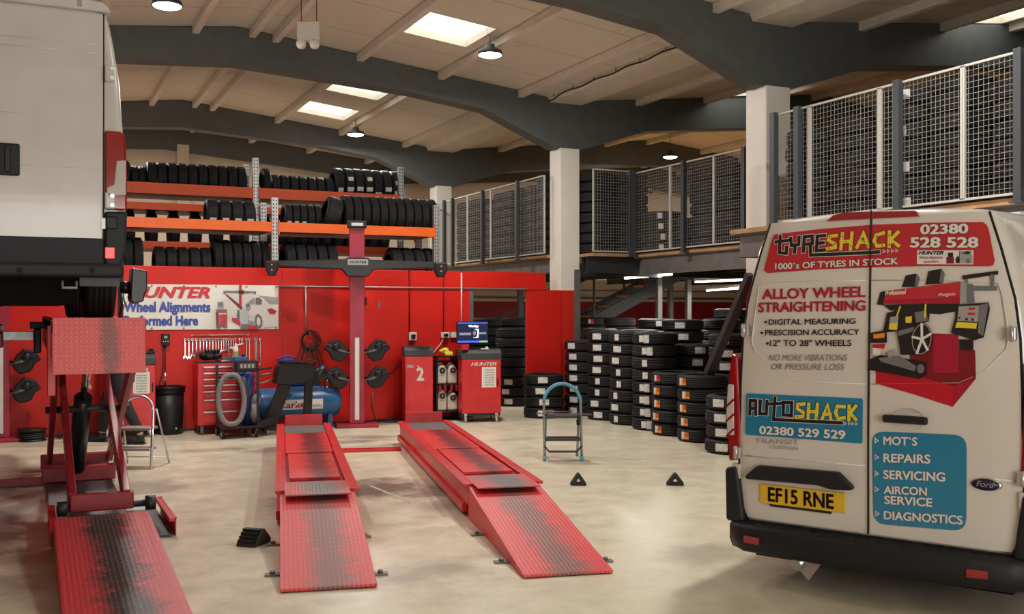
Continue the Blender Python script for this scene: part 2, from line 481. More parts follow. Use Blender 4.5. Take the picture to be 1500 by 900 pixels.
def lay_strokes(mb, lines, fn, width, off):
    """thick flat strokes along 2D polylines (x, z), mitred"""
    for pl in lines:
        pts = [Vector(p) for p in pl]; L_, R_ = [], []
        k = len(pts)
        for i in range(k):
            d0 = (pts[i] - pts[i - 1]).normalized() if i else (pts[1] - pts[0]).normalized()
            d1 = (pts[i + 1] - pts[i]).normalized() if i < k - 1 else d0
            n0 = Vector((-d0.y, d0.x)); n1 = Vector((-d1.y, d1.x)); n = (n0 + n1)
            if n.length < 1e-4: n = n0
            n.normalize(); m = max(0.5, n.dot(n0))
            e = Vector((0, 0))
            if i == 0: e = -d0 * width * 0.5
            if i == k - 1: e = d1 * width * 0.5
            L_.append(pts[i] + e + n * (width / 2 / m)); R_.append(pts[i] + e - n * (width / 2 / m))
        vs = [fn(p.x, p.y, off) for p in L_] + [fn(p.x, p.y, off) for p in R_]
        mb.add(vs, [(i, i + 1, i + 1 + k, i + k) for i in range(k - 1)])
def rrect(x0, x1, z0, z1, r, n=5):
    out = []
    for cx, cz, a0 in ((x1 - r, z1 - r, 0), (x0 + r, z1 - r, 90), (x0 + r, z0 + r, 180), (x1 - r, z0 + r, 270)):
        for i in range(n + 1):
            a = math.radians(a0 + 90 * i / n); out.append((cx + r * math.cos(a), cz + r * math.sin(a)))
    return out
# ================================================================ THE BUILDING
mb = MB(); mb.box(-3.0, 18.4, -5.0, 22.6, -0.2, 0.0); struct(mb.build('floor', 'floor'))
ROOFZ = lambda u: 4.955 + 0.112 * (5.2 - abs(((u - 2.6 + 5.2) % 10.4) - 5.2))
SKY = [(4.46, 5.42, 11.92, 12.92), (4.46, 5.42, 15.75, 16.85), (4.46, 5.42, 17.9, 18.9), (10.6, 11.5, 8.4, 9.35), (10.55, 11.5, 13.3, 14.3), (15.6, 16.6, 20.6, 21.6),
       (4.46, 5.42, 6.6, 7.6), (4.46, 5.42, 1.4, 2.4), (10.6, 11.5, 3.2, 4.2), (0.0, 0.95, 6.6, 7.6), (0.0, 0.95, 1.4, 2.4)]
US = sorted(set([-3.0, -2.6, 2.6, 7.8, 13.0, 18.4] + [q for s in SKY for q in s[:2]]))
VS = sorted(set([-5.0, 22.6] + [q for s in SKY for q in s[2:]]))
mb = MB()
for a, b in zip(US, US[1:]):
    for c, d in zip(VS, VS[1:]):
        if any(s[0] <= a and b <= s[1] and s[2] <= c and d <= s[3] for s in SKY): continue
        za, zb = ROOFZ(a), ROOFZ(b)
        mb.add([(a, c, za), (b, c, zb), (b, d, zb), (a, d, za), (a, c, za + .1), (b, c, zb + .1), (b, d, zb + .1), (a, d, za + .1)],
               [(0, 3, 2, 1), (4, 5, 6, 7), (0, 1, 5, 4), (1, 2, 6, 5), (2, 3, 7, 6), (3, 0, 4, 7)])
# roof boards with faint joints across the slope
m = bpy.data.materials.new('roof_board'); m.use_nodes = True
nt, N, L, b_ = nodes_of(m)
g = N.new('ShaderNodeNewGeometry'); sx = N.new('ShaderNodeSeparateXYZ'); L.new(g.outputs['Position'], sx.inputs[0])
fr = mth(N, L, 'FRACT', mth(N, L, 'MULTIPLY', sx.outputs[1], 1 / 1.22))
jl = mth(N, L, 'LESS_THAN', fr, 0.02)
n1 = noise(N, L, g.outputs['Position'], 0.8, 5); n2 = noise(N, L, g.outputs['Position'], 5, 5)
c1 = mixc(N, L, n1, (0.66, 0.625, 0.525), (0.82, 0.79, 0.685))
c1 = mixc(N, L, mth(N, L, 'MULTIPLY', n2, 0.35), c1, (0.54, 0.50, 0.41))
c1 = mixc(N, L, mth(N, L, 'MULTIPLY', jl, 0.5), c1, (0.28, 0.22, 0.18))
L.new(c1, b_.inputs['Base Color']); b_.inputs['Roughness'].default_value = 0.85
MAT['roof_board'] = m
struct(mb.build('ceiling', 'roof_board'))
# translucent rooflight sheets lying over the openings
m = bpy.data.materials.new('rooflight_sheet'); m.use_nodes = True
nt = m.node_tree; N, L = nt.nodes, nt.links
N.remove(N['Principled BSDF'])
tr = N.new('ShaderNodeBsdfTransparent'); tl = N.new('ShaderNodeBsdfTranslucent'); ms = N.new('ShaderNodeMixShader')
tl.inputs[0].default_value = (0.9, 0.9, 0.86, 1); tr.inputs[0].default_value = (0.95, 0.95, 0.92, 1)
ms.inputs[0].default_value = 0.3
L.new(tr.outputs[0], ms.inputs[1]); L.new(tl.outputs[0], ms.inputs[2]); L.new(ms.outputs[0], N['Material Output'].inputs[0])
MAT['rooflight'] = m
for i, s in enumerate(SKY):
    mb = MB(); za, zb = ROOFZ(s[0]) + .09, ROOFZ(s[1]) + .09
    mb.add([(s[0], s[2], za), (s[1], s[2], zb), (s[1], s[3], zb), (s[0], s[3], za)], [(0, 1, 2, 3)])
    struct(mb.build('window_%d' % (i + 1), 'rooflight'))
mb = MB(); mb.box(-3.0, 18.4, 22.6, 22.8, 0, 5.9); struct(mb.build('wall_back', 'back_wall_paint'))
mb = MB(); mb.box(-3.2, -3.0, -5, 22.6, 0, 5.9); struct(mb.build('wall_left', 'back_wall_paint'))
mb = MB(); mb.box(18.4, 18.6, -5, 22.6, 0, 5.9); struct(mb.build('wall_right', 'back_wall_paint'))
mb = MB(); mb.box(-3.0, -1.0, -5.2, -5.0, 0, 5.9); mb.box(5.8, 18.4, -5.2, -5.0, 0, 5.9); mb.box(-1.0, 5.8, -5.2, -5.0, 3.6, 5.9)
struct(mb.build('wall_front', 'back_wall_paint'))
# painted board partition: left run, header over the opening, boxed-in pier beside the column
mb = MB()
mb.box(-3.0, 6.06, 14.3, 14.42, 0.0, 2.21)
mb.box(6.06, 7.36, 14.3, 14.42, 1.94, 2.21)
mb.box(7.03, 7.64, 14.31, 14.37, 0.0, 1.94)
struct(mb.build('wall_partition', 'red_wall', bevel=0.004))
mb = MB(); mb.box(6.06, 6.12, 14.30, 14.44, 0, 1.94); struct(mb.build('trim_1', 'steel_grey'))
# board joints and the black skirting of the partition
for k, px in enumerate((413, 533, 600, 650)):
    u = byv(px, 500, 14.3).x
    mb = MB(); mb.box(u - .004, u + .004, 14.296, 14.3, 0.02, 2.2); struct(mb.build('trim_%d' % (k + 2), 'red_dark'))
mb = MB(); mb.box(-3.0, 6.06, 14.285, 14.3, 0, 0.03); struct(mb.build('baseboard_back', 'steel_dark'))
# portal frames: haunched beams over both spans and white columns
def half(s, c):       # bottom line of one span, from the column out to mid span, s = side sign
    return [(c + s * .25, 4.20), (c + s * 1.45, 4.70), (c + s * 2.6, 4.85), (c + s * 5.2, 5.02)]
POLY = []
bot = [(-2.8, 4.2), (-2.35, 4.2), (-1.15, 4.70), (0.0, 4.85), (2.6, 5.02), (5.2, 4.85), (6.35, 4.70), (7.55, 4.2), (8.05, 4.2), (9.25, 4.58), (10.4, 4.70), (13.0, 4.95), (15.6, 4.75), (16.75, 4.6), (17.95, 4.2), (18.3, 4.2)]
top = [(18.3, 4.95), (13.0, 5.53), (7.8, 4.95), (2.6, 5.53), (-2.8, 4.93)]
for k, v in enumerate((-1.0, 4.25, 9.5, 14.5, 19.95)):
    mb = MB(); mb.prism(bot + top, v - .14, v + .16); struct(mb.build('roof_beam', 'beam_grey', bevel=0.01))
    for u in (-2.58, 7.8, 18.1):
        if u > 18 or u < 0: x0, x1 = u - .17, u + .17
        else: x0, x1 = u - .17, u + .18
        if v < 8 and u == 7.8: pass
        mb = MB(); mb.box(x0, x1, v - .17, v + .2, 0, 4.2); struct(mb.build('column', 'column_paint', bevel=0.012))
# gable frame against the end wall
mb = MB(); mb.prism([(-2.8, 4.7), (2.6, 5.0), (7.8, 4.55), (13, 4.9), (18.3, 4.5), (18.3, 4.95), (13.0, 5.53), (7.8, 4.95), (2.6, 5.53), (-2.8, 4.93)], 22.4, 22.58); struct(mb.build('roof_beam', 'beam_grey'))
u = byv(268, 205, 22.4).x
mb = MB(); mb.box(u - .12, u + .12, 22.36, 22.6, 0, 5.1); struct(mb.build('column', 'cream'))
# purlins (one per bay line) and valley gutter
for u, wd in ((6.95, .09), (5.62, .10), (4.36, .10), (3.14, .09), (2.82, .09), (2.06, .09), (0.84, .10), (-0.42, .10), (-1.75, .09), (9.1, .1), (10.45, .1), (11.7, .1), (12.8, .1), (14.3, .1), (15.4, .1), (16.8, .1)):
    z = ROOFZ(u)
    mb = MB(); mb.box(u - wd / 2, u + wd / 2, -5, 22.58, z - .11, z - .003); struct(mb.build('purlin', 'purlin', bevel=0.006))
mb = MB(); mb.prism([(7.40, 5.03), (7.46, 4.91), (8.04, 4.91), (8.20, 5.0), (8.20, 5.2), (7.40, 5.2)], -5, 22.58)
struct(mb.build('trim_7', 'purlin'))
# black cable clipped under the gutter side
pts = []
for i in range(25):
    v = 10.0 + 4.3 * i / 24; pts.append((7.40, v, 4.945 + 0.012 * math.sin(i * 1.3) - (0.03 if i > 22 else 0)))
mb = MB(); mb.tube(pts, .011, 6)
t = thing('ceiling_cable', 'black cable clipped along the pale valley gutter under the roof', 'cable', (7.40, 12, 5.0))
mb.T = None
o = mb.build('cable', 'cable', t); o.location = (-7.40, -12, -5.0)
for i in range(7):
    v = 10.4 + i * .62
    mb = MB(); mb.bar((0, v - 12, -.06), (0, v - 12, .0), .008, .008); mb.build('cable_clip', 'steel_dark', t)

a = byz(542, 712); b = byz(606, 738)
mb = MB(); mb.bar((a.x, a.y, .001), (b.x, b.y, .001), .035, .002); struct(mb.build('trim_11', mat('joint_filler', (.42, .38, .32), .8, var=.3, vscale=20)))
# ---------------------------------------------------------------- mezzanine
DZ = 2.47
decks = [[(7.62, 14.75), (18.3, 14.75), (18.3, 22.4), (7.62, 22.4)], [(7.98, 13.9), (8.72, 13.9), (18.3, 13.9), (18.3, 14.75), (7.98, 14.75)],
         [(8.78, 9.4), (18.3, 9.4), (18.3, 13.9), (8.78, 13.9)], [(7.12, -4.9), (18.3, -4.9), (18.3, 9.33), (7.12, 9.33)]]
for i, d in enumerate(decks):
    k = len(d); mb = MB()
    mb.add([(x, y, DZ) for x, y in d] + [(x, y, DZ + .05) for x, y in d], [list(range(k)), list(range(k, 2 * k))] + [(j, (j + 1) % k, (j + 1) % k + k, j + k) for j in range(k)])
    struct(mb.build('floor_mezzanine', 'wood_edge'))
def edge(a, b, w=.1, h=.24, m='steel_grey', wood=True):
    mb = MB(); A, B = Vector((a[0], a[1], DZ - h / 2)), Vector((b[0], b[1], DZ - h / 2))
    mb.bar(A + Vector((0, 0, h / 2 - .008)), B + Vector((0, 0, h / 2 - .008)), w, .016)
    mb.bar(A - Vector((0, 0, h / 2 - .008)), B - Vector((0, 0, h / 2 - .008)), w, .016)
    mb.bar(A, B, .012, h)
    struct(mb.build('mezzanine_beam', m))
edge((7.70, 14.8), (7.70, 22.4), m='steel_grey')
edge((7.9, 13.98), (8.74, 13.98), h=.26, m='steel_dark')
edge((8.84, 9.5), (8.84, 13.9), h=.28)
edge((7.2, -4.8), (7.2, 9.25), h=.26)
edge((7.2, 9.22), (8.8, 9.22), h=.26, m='steel_dark')
for v in (16.2, 18.0): edge((7.8, v), (18.2, v), h=.2, m='steel_dark')
for u in (10.8, 13.2, 15.6): edge((u, 9.4), (u, 22.3), h=.2, m='steel_dark')
edge((8.0, 14.3), (18.2, 14.3), h=.3, m='steel_dark')
# posts under the mezzanine
for (px, v) in ((844, 14.35), (1008, 18.0), (982, 19.6), (965, 17.0)):
    u = byv(px, 440, v).x
    mb = MB(); mb.box(u - .05, u + .05, v - .05, v + .05, 0, DZ - .2); mb.box(u - .1, u + .1, v - .1, v + .1, 0, .012); struct(mb.build('mezzanine_post', 'steel_grey'))
mb = MB(); mb.box(6.5, 6.56, 17.5, 17.56, 0, 2.45); 
u = byv(762, 440, 17.5).x
mb = MB(); mb.box(u - .05, u + .05, 17.45, 17.55, 0, DZ - .01); struct(mb.build('mezzanine_post', 'steel_dark'))
# leaning raking strut below the mezzanine corner
a = byY(1038, 548, 12.6); b = byY(1100, 402, 11.9)
mb = MB(); mb.bar(a, b, .12, .07); o = mb.build('raking_strut', 'steel_dark'); struct(o)
# pale cladding panel under the near deck edge, right of the van
mb = MB(); mb.box(7.16, 7.2, 3.0, 6.1, 0.0, DZ - .06); struct(mb.build('trim_8', 'pale_blue_panel'))
# wall conduit along the far wall under the mezzanine
mb = MB(); mb.tube([(8.5, 22.57, 1.93), (18, 22.57, 1.93)], .02, 6); struct(mb.build('trim_9', 'steel_grey'))
mb = MB(); mb.tube([(8.5, 22.57, 2.12), (18, 22.57, 2.12)], .012, 6); struct(mb.build('trim_10', 'steel_grey'))

# ---------------------------------------------------------------- wire mesh fences on the mezzanine
def fence(name, label, p0, p1, zt, posts, joints, pitch=.05):
    """p0, p1 in plan; posts and joints are distances from p0"""
    a, b = Vector((*p0, 0)), Vector((*p1, 0)); Ld = (b - a).length; ang = math.atan2(b.y - a.y, b.x - a.x)
    t = thing(name, label, 'fence', (a.x, a.y, DZ + .05), ang)
    H = zt - DZ - .05
    bd = sorted(set([0.0, Ld] + list(joints)))
    for s0, s1 in zip(bd, bd[1:]):
        fr = MB(); r = .012
        for (q0, q1) in (((s0 + r, 0, .03), (s0 + r, 0, H)), ((s1 - r, 0, .03), (s1 - r, 0, H)), ((s0, 0, .03), (s1, 0, .03)), ((s0, 0, H), (s1, 0, H))): fr.bar(q0, q1, .019, .024, (0, 1, 0))
        fo = fr.build('mesh_panel', 'wire_white', t)
        wm = MB()
        n = int((s1 - s0) / pitch)
        for i in range(1, n + 1):
            x = s0 + (s1 - s0) * i / (n + 1); wm.bar((x, .004, .03), (x, .004, H),   .0025, .0025, (0, 1, 0))
        n = int(H / pitch)
        for i in range(1, n + 1):
            z = .03 + (H - .03) * i / (n + 1); wm.bar((s0, 0, z), (s1, 0, z),   .0025, .0025, (0, 1, 0))
        w_ = wm.build('wire_mesh', 'wire_mesh', fo)
    for s in posts:
        pm = MB(); pm.box(s - .035, s + .035, -.06, .0, -.04, H + .02); pm.box(s - .06, s + .06, -.08, .02, -.05, -.04)
        pm.build('fence_post', 'post_grey', t)
    return t
def du(u, pxs, v0):     # distances from v0 (far end) toward the viewer for fences running along the building
    return [abs(byu(px, 300, u).y - v0) for px in pxs]
fence('mesh_fence', 'far white wire mesh fence on the mezzanine, left of the middle white column', (7.55, 20.0), (7.55, 14.72), 3.80, du(7.55, (653, 665, 709, 760), 20.0), du(7.55, (685, 719, 797), 20.0))
fence('mesh_fence', 'short mesh fence panel facing the viewer just right of the middle column', (7.98, 13.92), (8.70, 13.92), 3.83, [.68], [])
fence('mesh_fence', 'wire mesh fence on the mezzanine between the middle and right white columns', (8.74, 13.9), (8.74, 9.5), 3.80, [.03] + du(8.74, (1004, 1093), 13.9), du(8.74, (982, 1046), 13.9))
fence('mesh_fence', 'nearest wire mesh fence on the mezzanine above the lettered van', (7.1, 8.55), (7.1, 4.2), 3.67, [.03] + du(7.1, (1172, 1319, 1497), 8.55), du(7.1, (1186, 1289, 1411), 8.55))

# ---------------------------------------------------------------- staircase below the mezzanine
t = thing('staircase', 'dark steel staircase with orange wooden treads under the mezzanine', 'stairs', (10.0, 19.0, 0))
A0 = byv(868, 466, 19.0); A1 = byv(948, 420, 19.0)
sl = (A1.z - A0.z) / (A1.x - A0.x)
xb = -A0.z / sl + A0.x - 10.0; xt = (DZ - A0.z) / sl + A0.x - 10.0
for k, yy in enumerate((-.42, .42)):
    mb = MB(); mb.bar((xb, yy, .08), (xt, yy, DZ - .02), .05, .24); mb.build('stringer', 'steel_dark', t)
    mb = MB(); mb.bar((xb, yy, 1.0), (xt - .6, yy, DZ + .72), .04, .04)
    for q in (.05, .3, .55, .8):
        x = xb + (xt - xb) * q; z = (DZ) * q; mb.bar((x, yy, z), (x, yy, z + .93), .035, .035, (1, 0, 0))
    mb.build('handrail', 'steel_dark', t)
nst = 11
for i in range(nst):
    q = (i + .6) / nst
    mb = MB(); x = xb + (xt - xb) * q; z = DZ * q; mb.box(x - .13, x + .13, -.4, .4, z - .02, z + .02); mb.build('tread', 'wood_tread', t)

# ---------------------------------------------------------------- lights of the room
def led_lamp(u, v, z, label):
    t = thing('high_bay_lamp', label, 'lamp', (u, v, z), 0, 'round high-bay lamps hung from the purlins')
    mb = MB(); mb.lathe([(0, .13), (.06, .13), (.075, .07), (.15, .05), (.165, .0), (.15, -.005), (.0, -.005)], 28); mb.build('lamp_housing', 'grey_plastic', t)
    mb = MB(); mb.lathe([(.0, -.03), (.10, -.028), (.145, -.012), (.15, -.004)], 28); mb.build('lamp_lens', 'led', t)
    mb = MB(); mb.tube([(0, 0, .12), (0, 0, ROOFZ(u) - z - .015)], .006, 6); mb.build('lamp_hook', 'steel_dark', t)
    l = bpy.data.lights.new('lamp_light', 'AREA'); l.shape = 'DISK'; l.size = .3; l.energy = LAMP_W; l.color = (1.0, .955, .89)
    o = bpy.data.objects.new('lamp_light', l); C.objects.link(o); o.parent = t; o.location = (0, 0, -.045)
    return t
led_lamp(5.44, 12.16, 4.95, 'bright round lamp just below and right of the large skylight')
led_lamp(5.56, 18.6, 4.92, 'bright round lamp farthest back, below the two far skylights')
led_lamp(1.38, 11.71, 4.95, 'bright round lamp at the top edge above the white lifted van')
for (u, v) in ((5.44, 5.6), (12.6, 18.6), (0.9, 18.6)):
    led_lamp(u, v, 4.95, 'round high-bay lamp hung from a purlin outside the photographed view')
def tube_lamp(a, b, label):
    a, b = Vector(a), Vector(b); mid = (a + b) / 2; ang = math.atan2(b.y - a.y, b.x - a.x); h = (b - a).length / 2
    t = thing('tube_lamp', label, 'lamp', mid, ang)
    mb = MB(); mb.box(-h, h, -.03, .03, .02, .07); mb.build('lamp_body', 'white_plastic', t, bevel=.004)
    mb = MB(); mb.tube([(-h + .02, 0, 0), (h - .02, 0, 0)], .016, 10); mb.build('tube', 'tube_glow', t)
    mb = MB(); mb.bar((-h * .7, 0, .06), (-h * .7, 0, DZ - mid.z - .005), .012, .012); mb.bar((h * .7, 0, .06), (h * .7, 0, DZ - mid.z - .005), .012, .012); mb.build('lamp_hanger', 'steel_dark', t)
    l = bpy.data.lights.new('tube_light', 'AREA'); l.shape = 'RECTANGLE'; l.size = 2 * h; l.size_y = .05; l.energy = TUBE_W; l.color = (1, .97, .9)
    o = bpy.data.objects.new('tube_light', l); C.objects.link(o); o.parent = t; o.location = (0, 0, -.02)
tube_lamp(byz(915, 408, 2.2), byz(985, 402, 2.2), 'lit fluorescent tube nearest the middle column under the mezzanine')
tube_lamp(byz(1018, 413.5, 2.17), byz(1092, 410, 2.17), 'upper of the two lit tubes beside the van roof corner')
tube_lamp(byz(1035, 426, 2.05), byz(1092, 422, 2.05), 'lower of the two lit tubes beside the van roof corner')
# ================================================================ RACKS
def rack(name, label, u0s, v0, v1, ztop, levels, beam_mat):
    t = thing(name, label, 'rack', (u0s[0], v0, 0))
    o = u0s[0]
    for u in u0s:
        for vv in (0.03, v1 - v0 - .03):
            mb = MB()
            x = u - o
            mb.box(x - .045, x + .045, vv - .02, vv - .016, 0, ztop)
            for s in (-1, 1): mb.box(x + s * .045 - .002, x + s * .045 + .002, vv - .02, vv + .05, 0, ztop)
            mb.box(x - .06, x + .06, vv - .04, vv + .07, 0, .008)
            mb.mi = 1
            z = 1.9
            while z < ztop - .03:
                for s in (-.022, .022):
                    mb.box(x + s - .008, x + s + .008, vv - .0225, vv - .0195, z, z + .02)
                z += .055
            mb.build('upright', ['galv', 'gap'], t)
        mb = MB()
        for z in (.4, 1.2, 2.0, 2.8):
            if z + .5 < ztop: mb.bar((u - o, .05, z), (u - o, v1 - v0 - .05, z + .5), .025, .025)
        mb.build('brace', 'galv', t)
    for (z0, z1) in levels:
        for vv in (0.0, v1 - v0):
            for a, b in zip(u0s, u0s[1:]):
                mb = MB(); mb.box(a - o + .05, b - o - .05, vv - .025, vv + .025, z0, z1)
                mb.box(a - o + .045, a - o + .06, vv - .03, vv + .03, z0 - .04, z1 + .03); mb.box(b - o - .06, b - o - .045, vv - .03, vv + .03, z0 - .04, z1 + .03)
                mb.build('beam', beam_mat, t)
        for a, b in zip(u0s, u0s[1:]):
            mb = MB(); mb.box(a - o + .06, b - o - .06, .03, v1 - v0 - .03, z0 - .001, z0 + .014); mb.build('shelf_board', 'steel_dark', t)
    return t
FU = [byv(150, 330, 15.0).x - 1.8, byv(403, 330, 15.0).x, byv(640, 330, 15.0).x]
RU = [byv(120, 270, 16.8).x - 1.2, byv(375, 270, 16.8).x, byv(588, 270, 16.8).x]
rack('pallet_rack', 'orange tyre rack standing directly behind the red partition, lower and nearer of the two', FU, 15.0, 15.85, 3.27, [(1.98, 2.10), (2.77, 2.91)], 'orange')
rack('pallet_rack', 'red-orange tyre rack standing behind the other rack, reaching higher under the roof beam', RU, 16.8, 17.65, 4.10, [(2.58, 2.70), (3.19, 3.30), (3.44, 3.61)], 'orange_red')

# ================================================================ TYRES
TW, TR = .165, .31
def tyre_profile(R, W, ri=.205):
    """closed loop of (radius, z)"""
    p = [(ri, .012), (ri + .02, .0), (R * .82, -.0), (R - .022, .012), (R - .006, .026)]
    g = .006
    zs = [.026, .040, .047, .068, .075, .090, .097, .118, .125, .139]
    tread = []
    flag = True
    for i in range(0, 10):
        z = zs[i] * W / .165
        tread.append((R if True else R, z))
    # grooves between pairs
    body = [(R - .004, .026)]
    for a, b in ((.040, .047), (.068, .075), (.090, .097), (.118, .125)):
        a *= W / .165; b *= W / .165
        body += [(R, a - .001), (R - g, a), (R - g, b), (R, b + .001)]
    body += [(R - .004, W - .026)]
    p = [(ri, .014), (ri + .015, .002), (R * .80, .0), (R - .03, .008), (R - .010, .018)] + body + [(R - .010, W - .018), (R - .03, W - .008), (R * .80, W), (ri + .015, W - .002), (ri, W - .014), (ri + .01, W - .02), (R - .03, W - .03), (R - .018, W * .5), (R - .03, .03), (ri + .01, .02)]
    return p
def tyre_mesh():
    mb = MB(); prof = tyre_profile(TR, TW); n = 80; k = len(prof); vs = []; fs = []
    for i in range(n):
        c, s = math.cos(2 * PI * i / n), math.sin(2 * PI * i / n)
        for j, (r, z) in enumerate(prof):
            if j in (4, 5, 22, 23) and i % 2: r -= .005      # tread blocks on the shoulders
            vs.append((r * c, r * s, z))
    for i in range(n):
        a, b = i * k, ((i + 1) % n) * k
        for j in range(k): fs.append((a + j, b + j, b + (j + 1) % k, a + (j + 1) % k))
    mb.add(vs, fs, True)
    o = mb.build('tyre', 'rubber')
    return o
def sticker_mesh(name, m, w, h, zc=.5):
    mb = MB(); n = 6; a = w / TR / 2; R = TR + .0025
    vs = []
    for i in range(n + 1):
        t = -a + 2 * a * i / n
        for z in (TW * zc - h / 2, TW * zc + h / 2): vs.append((R * math.cos(t), R * math.sin(t), z))
    mb.add(vs, [(2 * i, 2 * i + 2, 2 * i + 3, 2 * i + 1) for i in range(n)], True)
    o = mb.build(name, m); me = o.data; bpy.data.objects.remove(o); return me
ST = {'w': sticker_mesh('paper_label', 'label_white', .145, .088), 'n': sticker_mesh('paper_label', 'label_white', .075, .09),
      'o': sticker_mesh('paper_label', 'label_orange', .12, .09), 'r': sticker_mesh('paper_label', 'label_red', .11, .08), 't': sticker_mesh('paper_label', 'label_white', .075, .11, .48)}
tyre0 = tyre_mesh()
TYRE = tyre0.data
bpy.data.objects.remove(tyre0)
def put_tyre(centre, R, label, group, stick=(), scale=(1, 1, 1)):
    """centre = middle of the tyre, R = rotation matrix of its axis (local z)"""
    o = bpy.data.objects.new('tyre', TYRE); C.objects.link(o)
    o.location = Vector(centre) - R @ Vector((0, 0, TW / 2 * scale[2]))
    o.rotation_euler = R.to_euler(); o.scale = scale
    tag(o, label, 'tyre', group)
    for (kind, ang) in stick:
        c = bpy.data.objects.new('paper_label', ST[kind]); C.objects.link(c); c.parent = o
        c.rotation_euler = (0, 0, ang)
        c['label'] = 'orange and white paper label' if kind == 'o' else ('red and white paper label' if kind == 'r' else 'white paper label')
    return o
def facing(u, v, off):
    """angle in plan from a tyre toward the viewer, turned to the viewer's left by off"""
    to = Vector((-u, -v)).normalized(); left = Vector((to.y, -to.x))
    left = left if left.dot(Vector((-CS, SN))) > 0 else -left
    d = to * math.cos(off) + left * math.sin(off)
    return math.atan2(d.y, d.x)
REST = MB()          # everything past the three hundred, one object
def low_tyre(c, R=None, s=1.0):
    T = Matrix.Translation(Vector(c)) @ ((R.to_4x4()) if R is not None else Matrix.Identity(4))
    r, w_ = TR * s, TW * s
    REST.lathe([(.2, .01), (r * .85, 0), (r - .008, .02), (r, .04), (r, w_ - .04), (r - .008, w_ - .02), (r * .85, w_), (.2, w_ - .01)], 26, T, closed=True)
def stack(u, v, z0, n, desc, group, kinds='w', off=.55, only_top=None, pitch=TW, jit=.010, skip=0.0):
    for i in range(n):
        du_, dv_ = rnd.uniform(-jit, jit), rnd.uniform(-jit, jit)
        if only_top is not None and i < n - only_top:
            low_tyre((u + du_, v + dv_, z0 + i * pitch)); continue
        R = Matrix.Rotation(rnd.uniform(0, 6.28), 3, 'Z')
        a = facing(u, v, off + rnd.uniform(-.10, .10)); spin = rnd.uniform(0, 6.28)
        R = Matrix.Rotation(a, 3, 'Z')
        k = kinds[min(i, len(kinds) - 1)] if isinstance(kinds, (list, tuple)) else kinds
        st = []
        if k == 'ww': st = [('n', -.13), ('t', .12)]
        elif k and rnd.random() >= skip: st = [(k, rnd.uniform(-.04, .04))]
        pos = 'top tyre' if i == n - 1 else '%s tyre up' % ORD[i] if i else 'bottom tyre'
        put_tyre((u + du_, v + dv_, z0 + (i + .5) * pitch), R, '%s in the %s' % (pos, desc), group, st)
SPOTS = []
def clear_spot(c, gap=.645):
    d = Vector((c.x, c.y, 0)).normalized()
    for _ in range(200):
        if all((Vector((c.x, c.y)) - q).length >= gap for q in SPOTS): break
        c = c + d * .02
    SPOTS.append(Vector((c.x, c.y))); return c
def floor_stack(px, py, n, desc, kinds='w', off=.55, **k):
    P = byz(px, py); d = Vector((P.x, P.y, 0)).normalized(); c = clear_spot(P + d * TR, .635)
    stack(c.x, c.y, 0.0, n, desc, 'tyres stacked on the floor', kinds, off, **k)
floor_stack(797, 614, 4, 'short four-high stack against the red pier', 'w', .12)
floor_stack(857, 610, 7, 'seven-high stack just right of the red pier', 'w', .62)
floor_stack(890, 617, 8, 'eight-high stack second right of the red pier', ['w', 'w', 'n', 'n', 'w', 'w', 'w', 'w'], .60)
floor_stack(924, 624, 8, 'eight-high stack third right of the red pier', ['n', 'w', 'n', 'n', 'n', 'w', 'w', 'n'], .72)
floor_stack(959, 632, 8, 'eight-high stack with doubled white labels behind the orange ones', ['ww', 'ww', 'ww', 'ww', 'n', 'n', 'ww', 'ww'], .42)
floor_stack(989, 640.5, 5, 'five-high orange-labelled stack with one red label', ['o', 'o', 'o', 'o', 'r'], .85)
floor_stack(1029, 650, 5, 'five-high orange-labelled stack nearest the viewer', 'o', .78)
floor_stack(1074, 668, 4, 'four-high stack half hidden by the lettered van', 'w', .45)
floor_stack(753, 596, 8, 'tall stack beside the monitor cabinet in the partition opening', ['w', 'w', 'w', None, None, None, None, None], .40)
floor_stack(781, 600, 8, 'tall labelled stack in the opening against the red pier', ['w', 'w', 'w', 'w', 'n', None, 'w', 'w'], .55)
for (px, Y, n, desc, kk, off) in ((878, 17.2, 8, 'rear stack seen over the second labelled stack', None, 0), (935, 16.2, 8, 'rear stack seen over the third labelled stack', None, 0),
                             (1000, 15.2, 9, 'rear stack with a white label above the orange ones', 'w', .1), (962, 17.2, 9, 'farther rear stack with a cream label near the stair foot', 'w', -.2),
                             (1018, 14.0, 7, 'rear stack with wide white labels right of the doubled labels', 'w', -.2), (1056, 16.4, 9, 'rear stack beside the raking strut', None, 0),
                             (1074, 13.2, 8, 'labelled stack crossed by the raking strut', 'w', .3), (1072, 18.2, 10, 'tallest rear stack near the van roof corner', None, 0),
                             (866, 20.5, 9, 'distant stack under the stair handrail', 'r', 0), (908, 19.6, 9, 'distant stack at the foot of the stairs', None, 0),
                             (712, 18.6, 9, 'rear stack above the monitor in the opening', None, 0), (752, 19.0, 9, 'rear stack in the opening beside the dark post', None, 0)):
    c = clear_spot(byY(px, 500, Y)); stack(c.x, c.y, 0.0, n, desc, 'tyres stacked in the rear rows', kk, off, only_top=3)
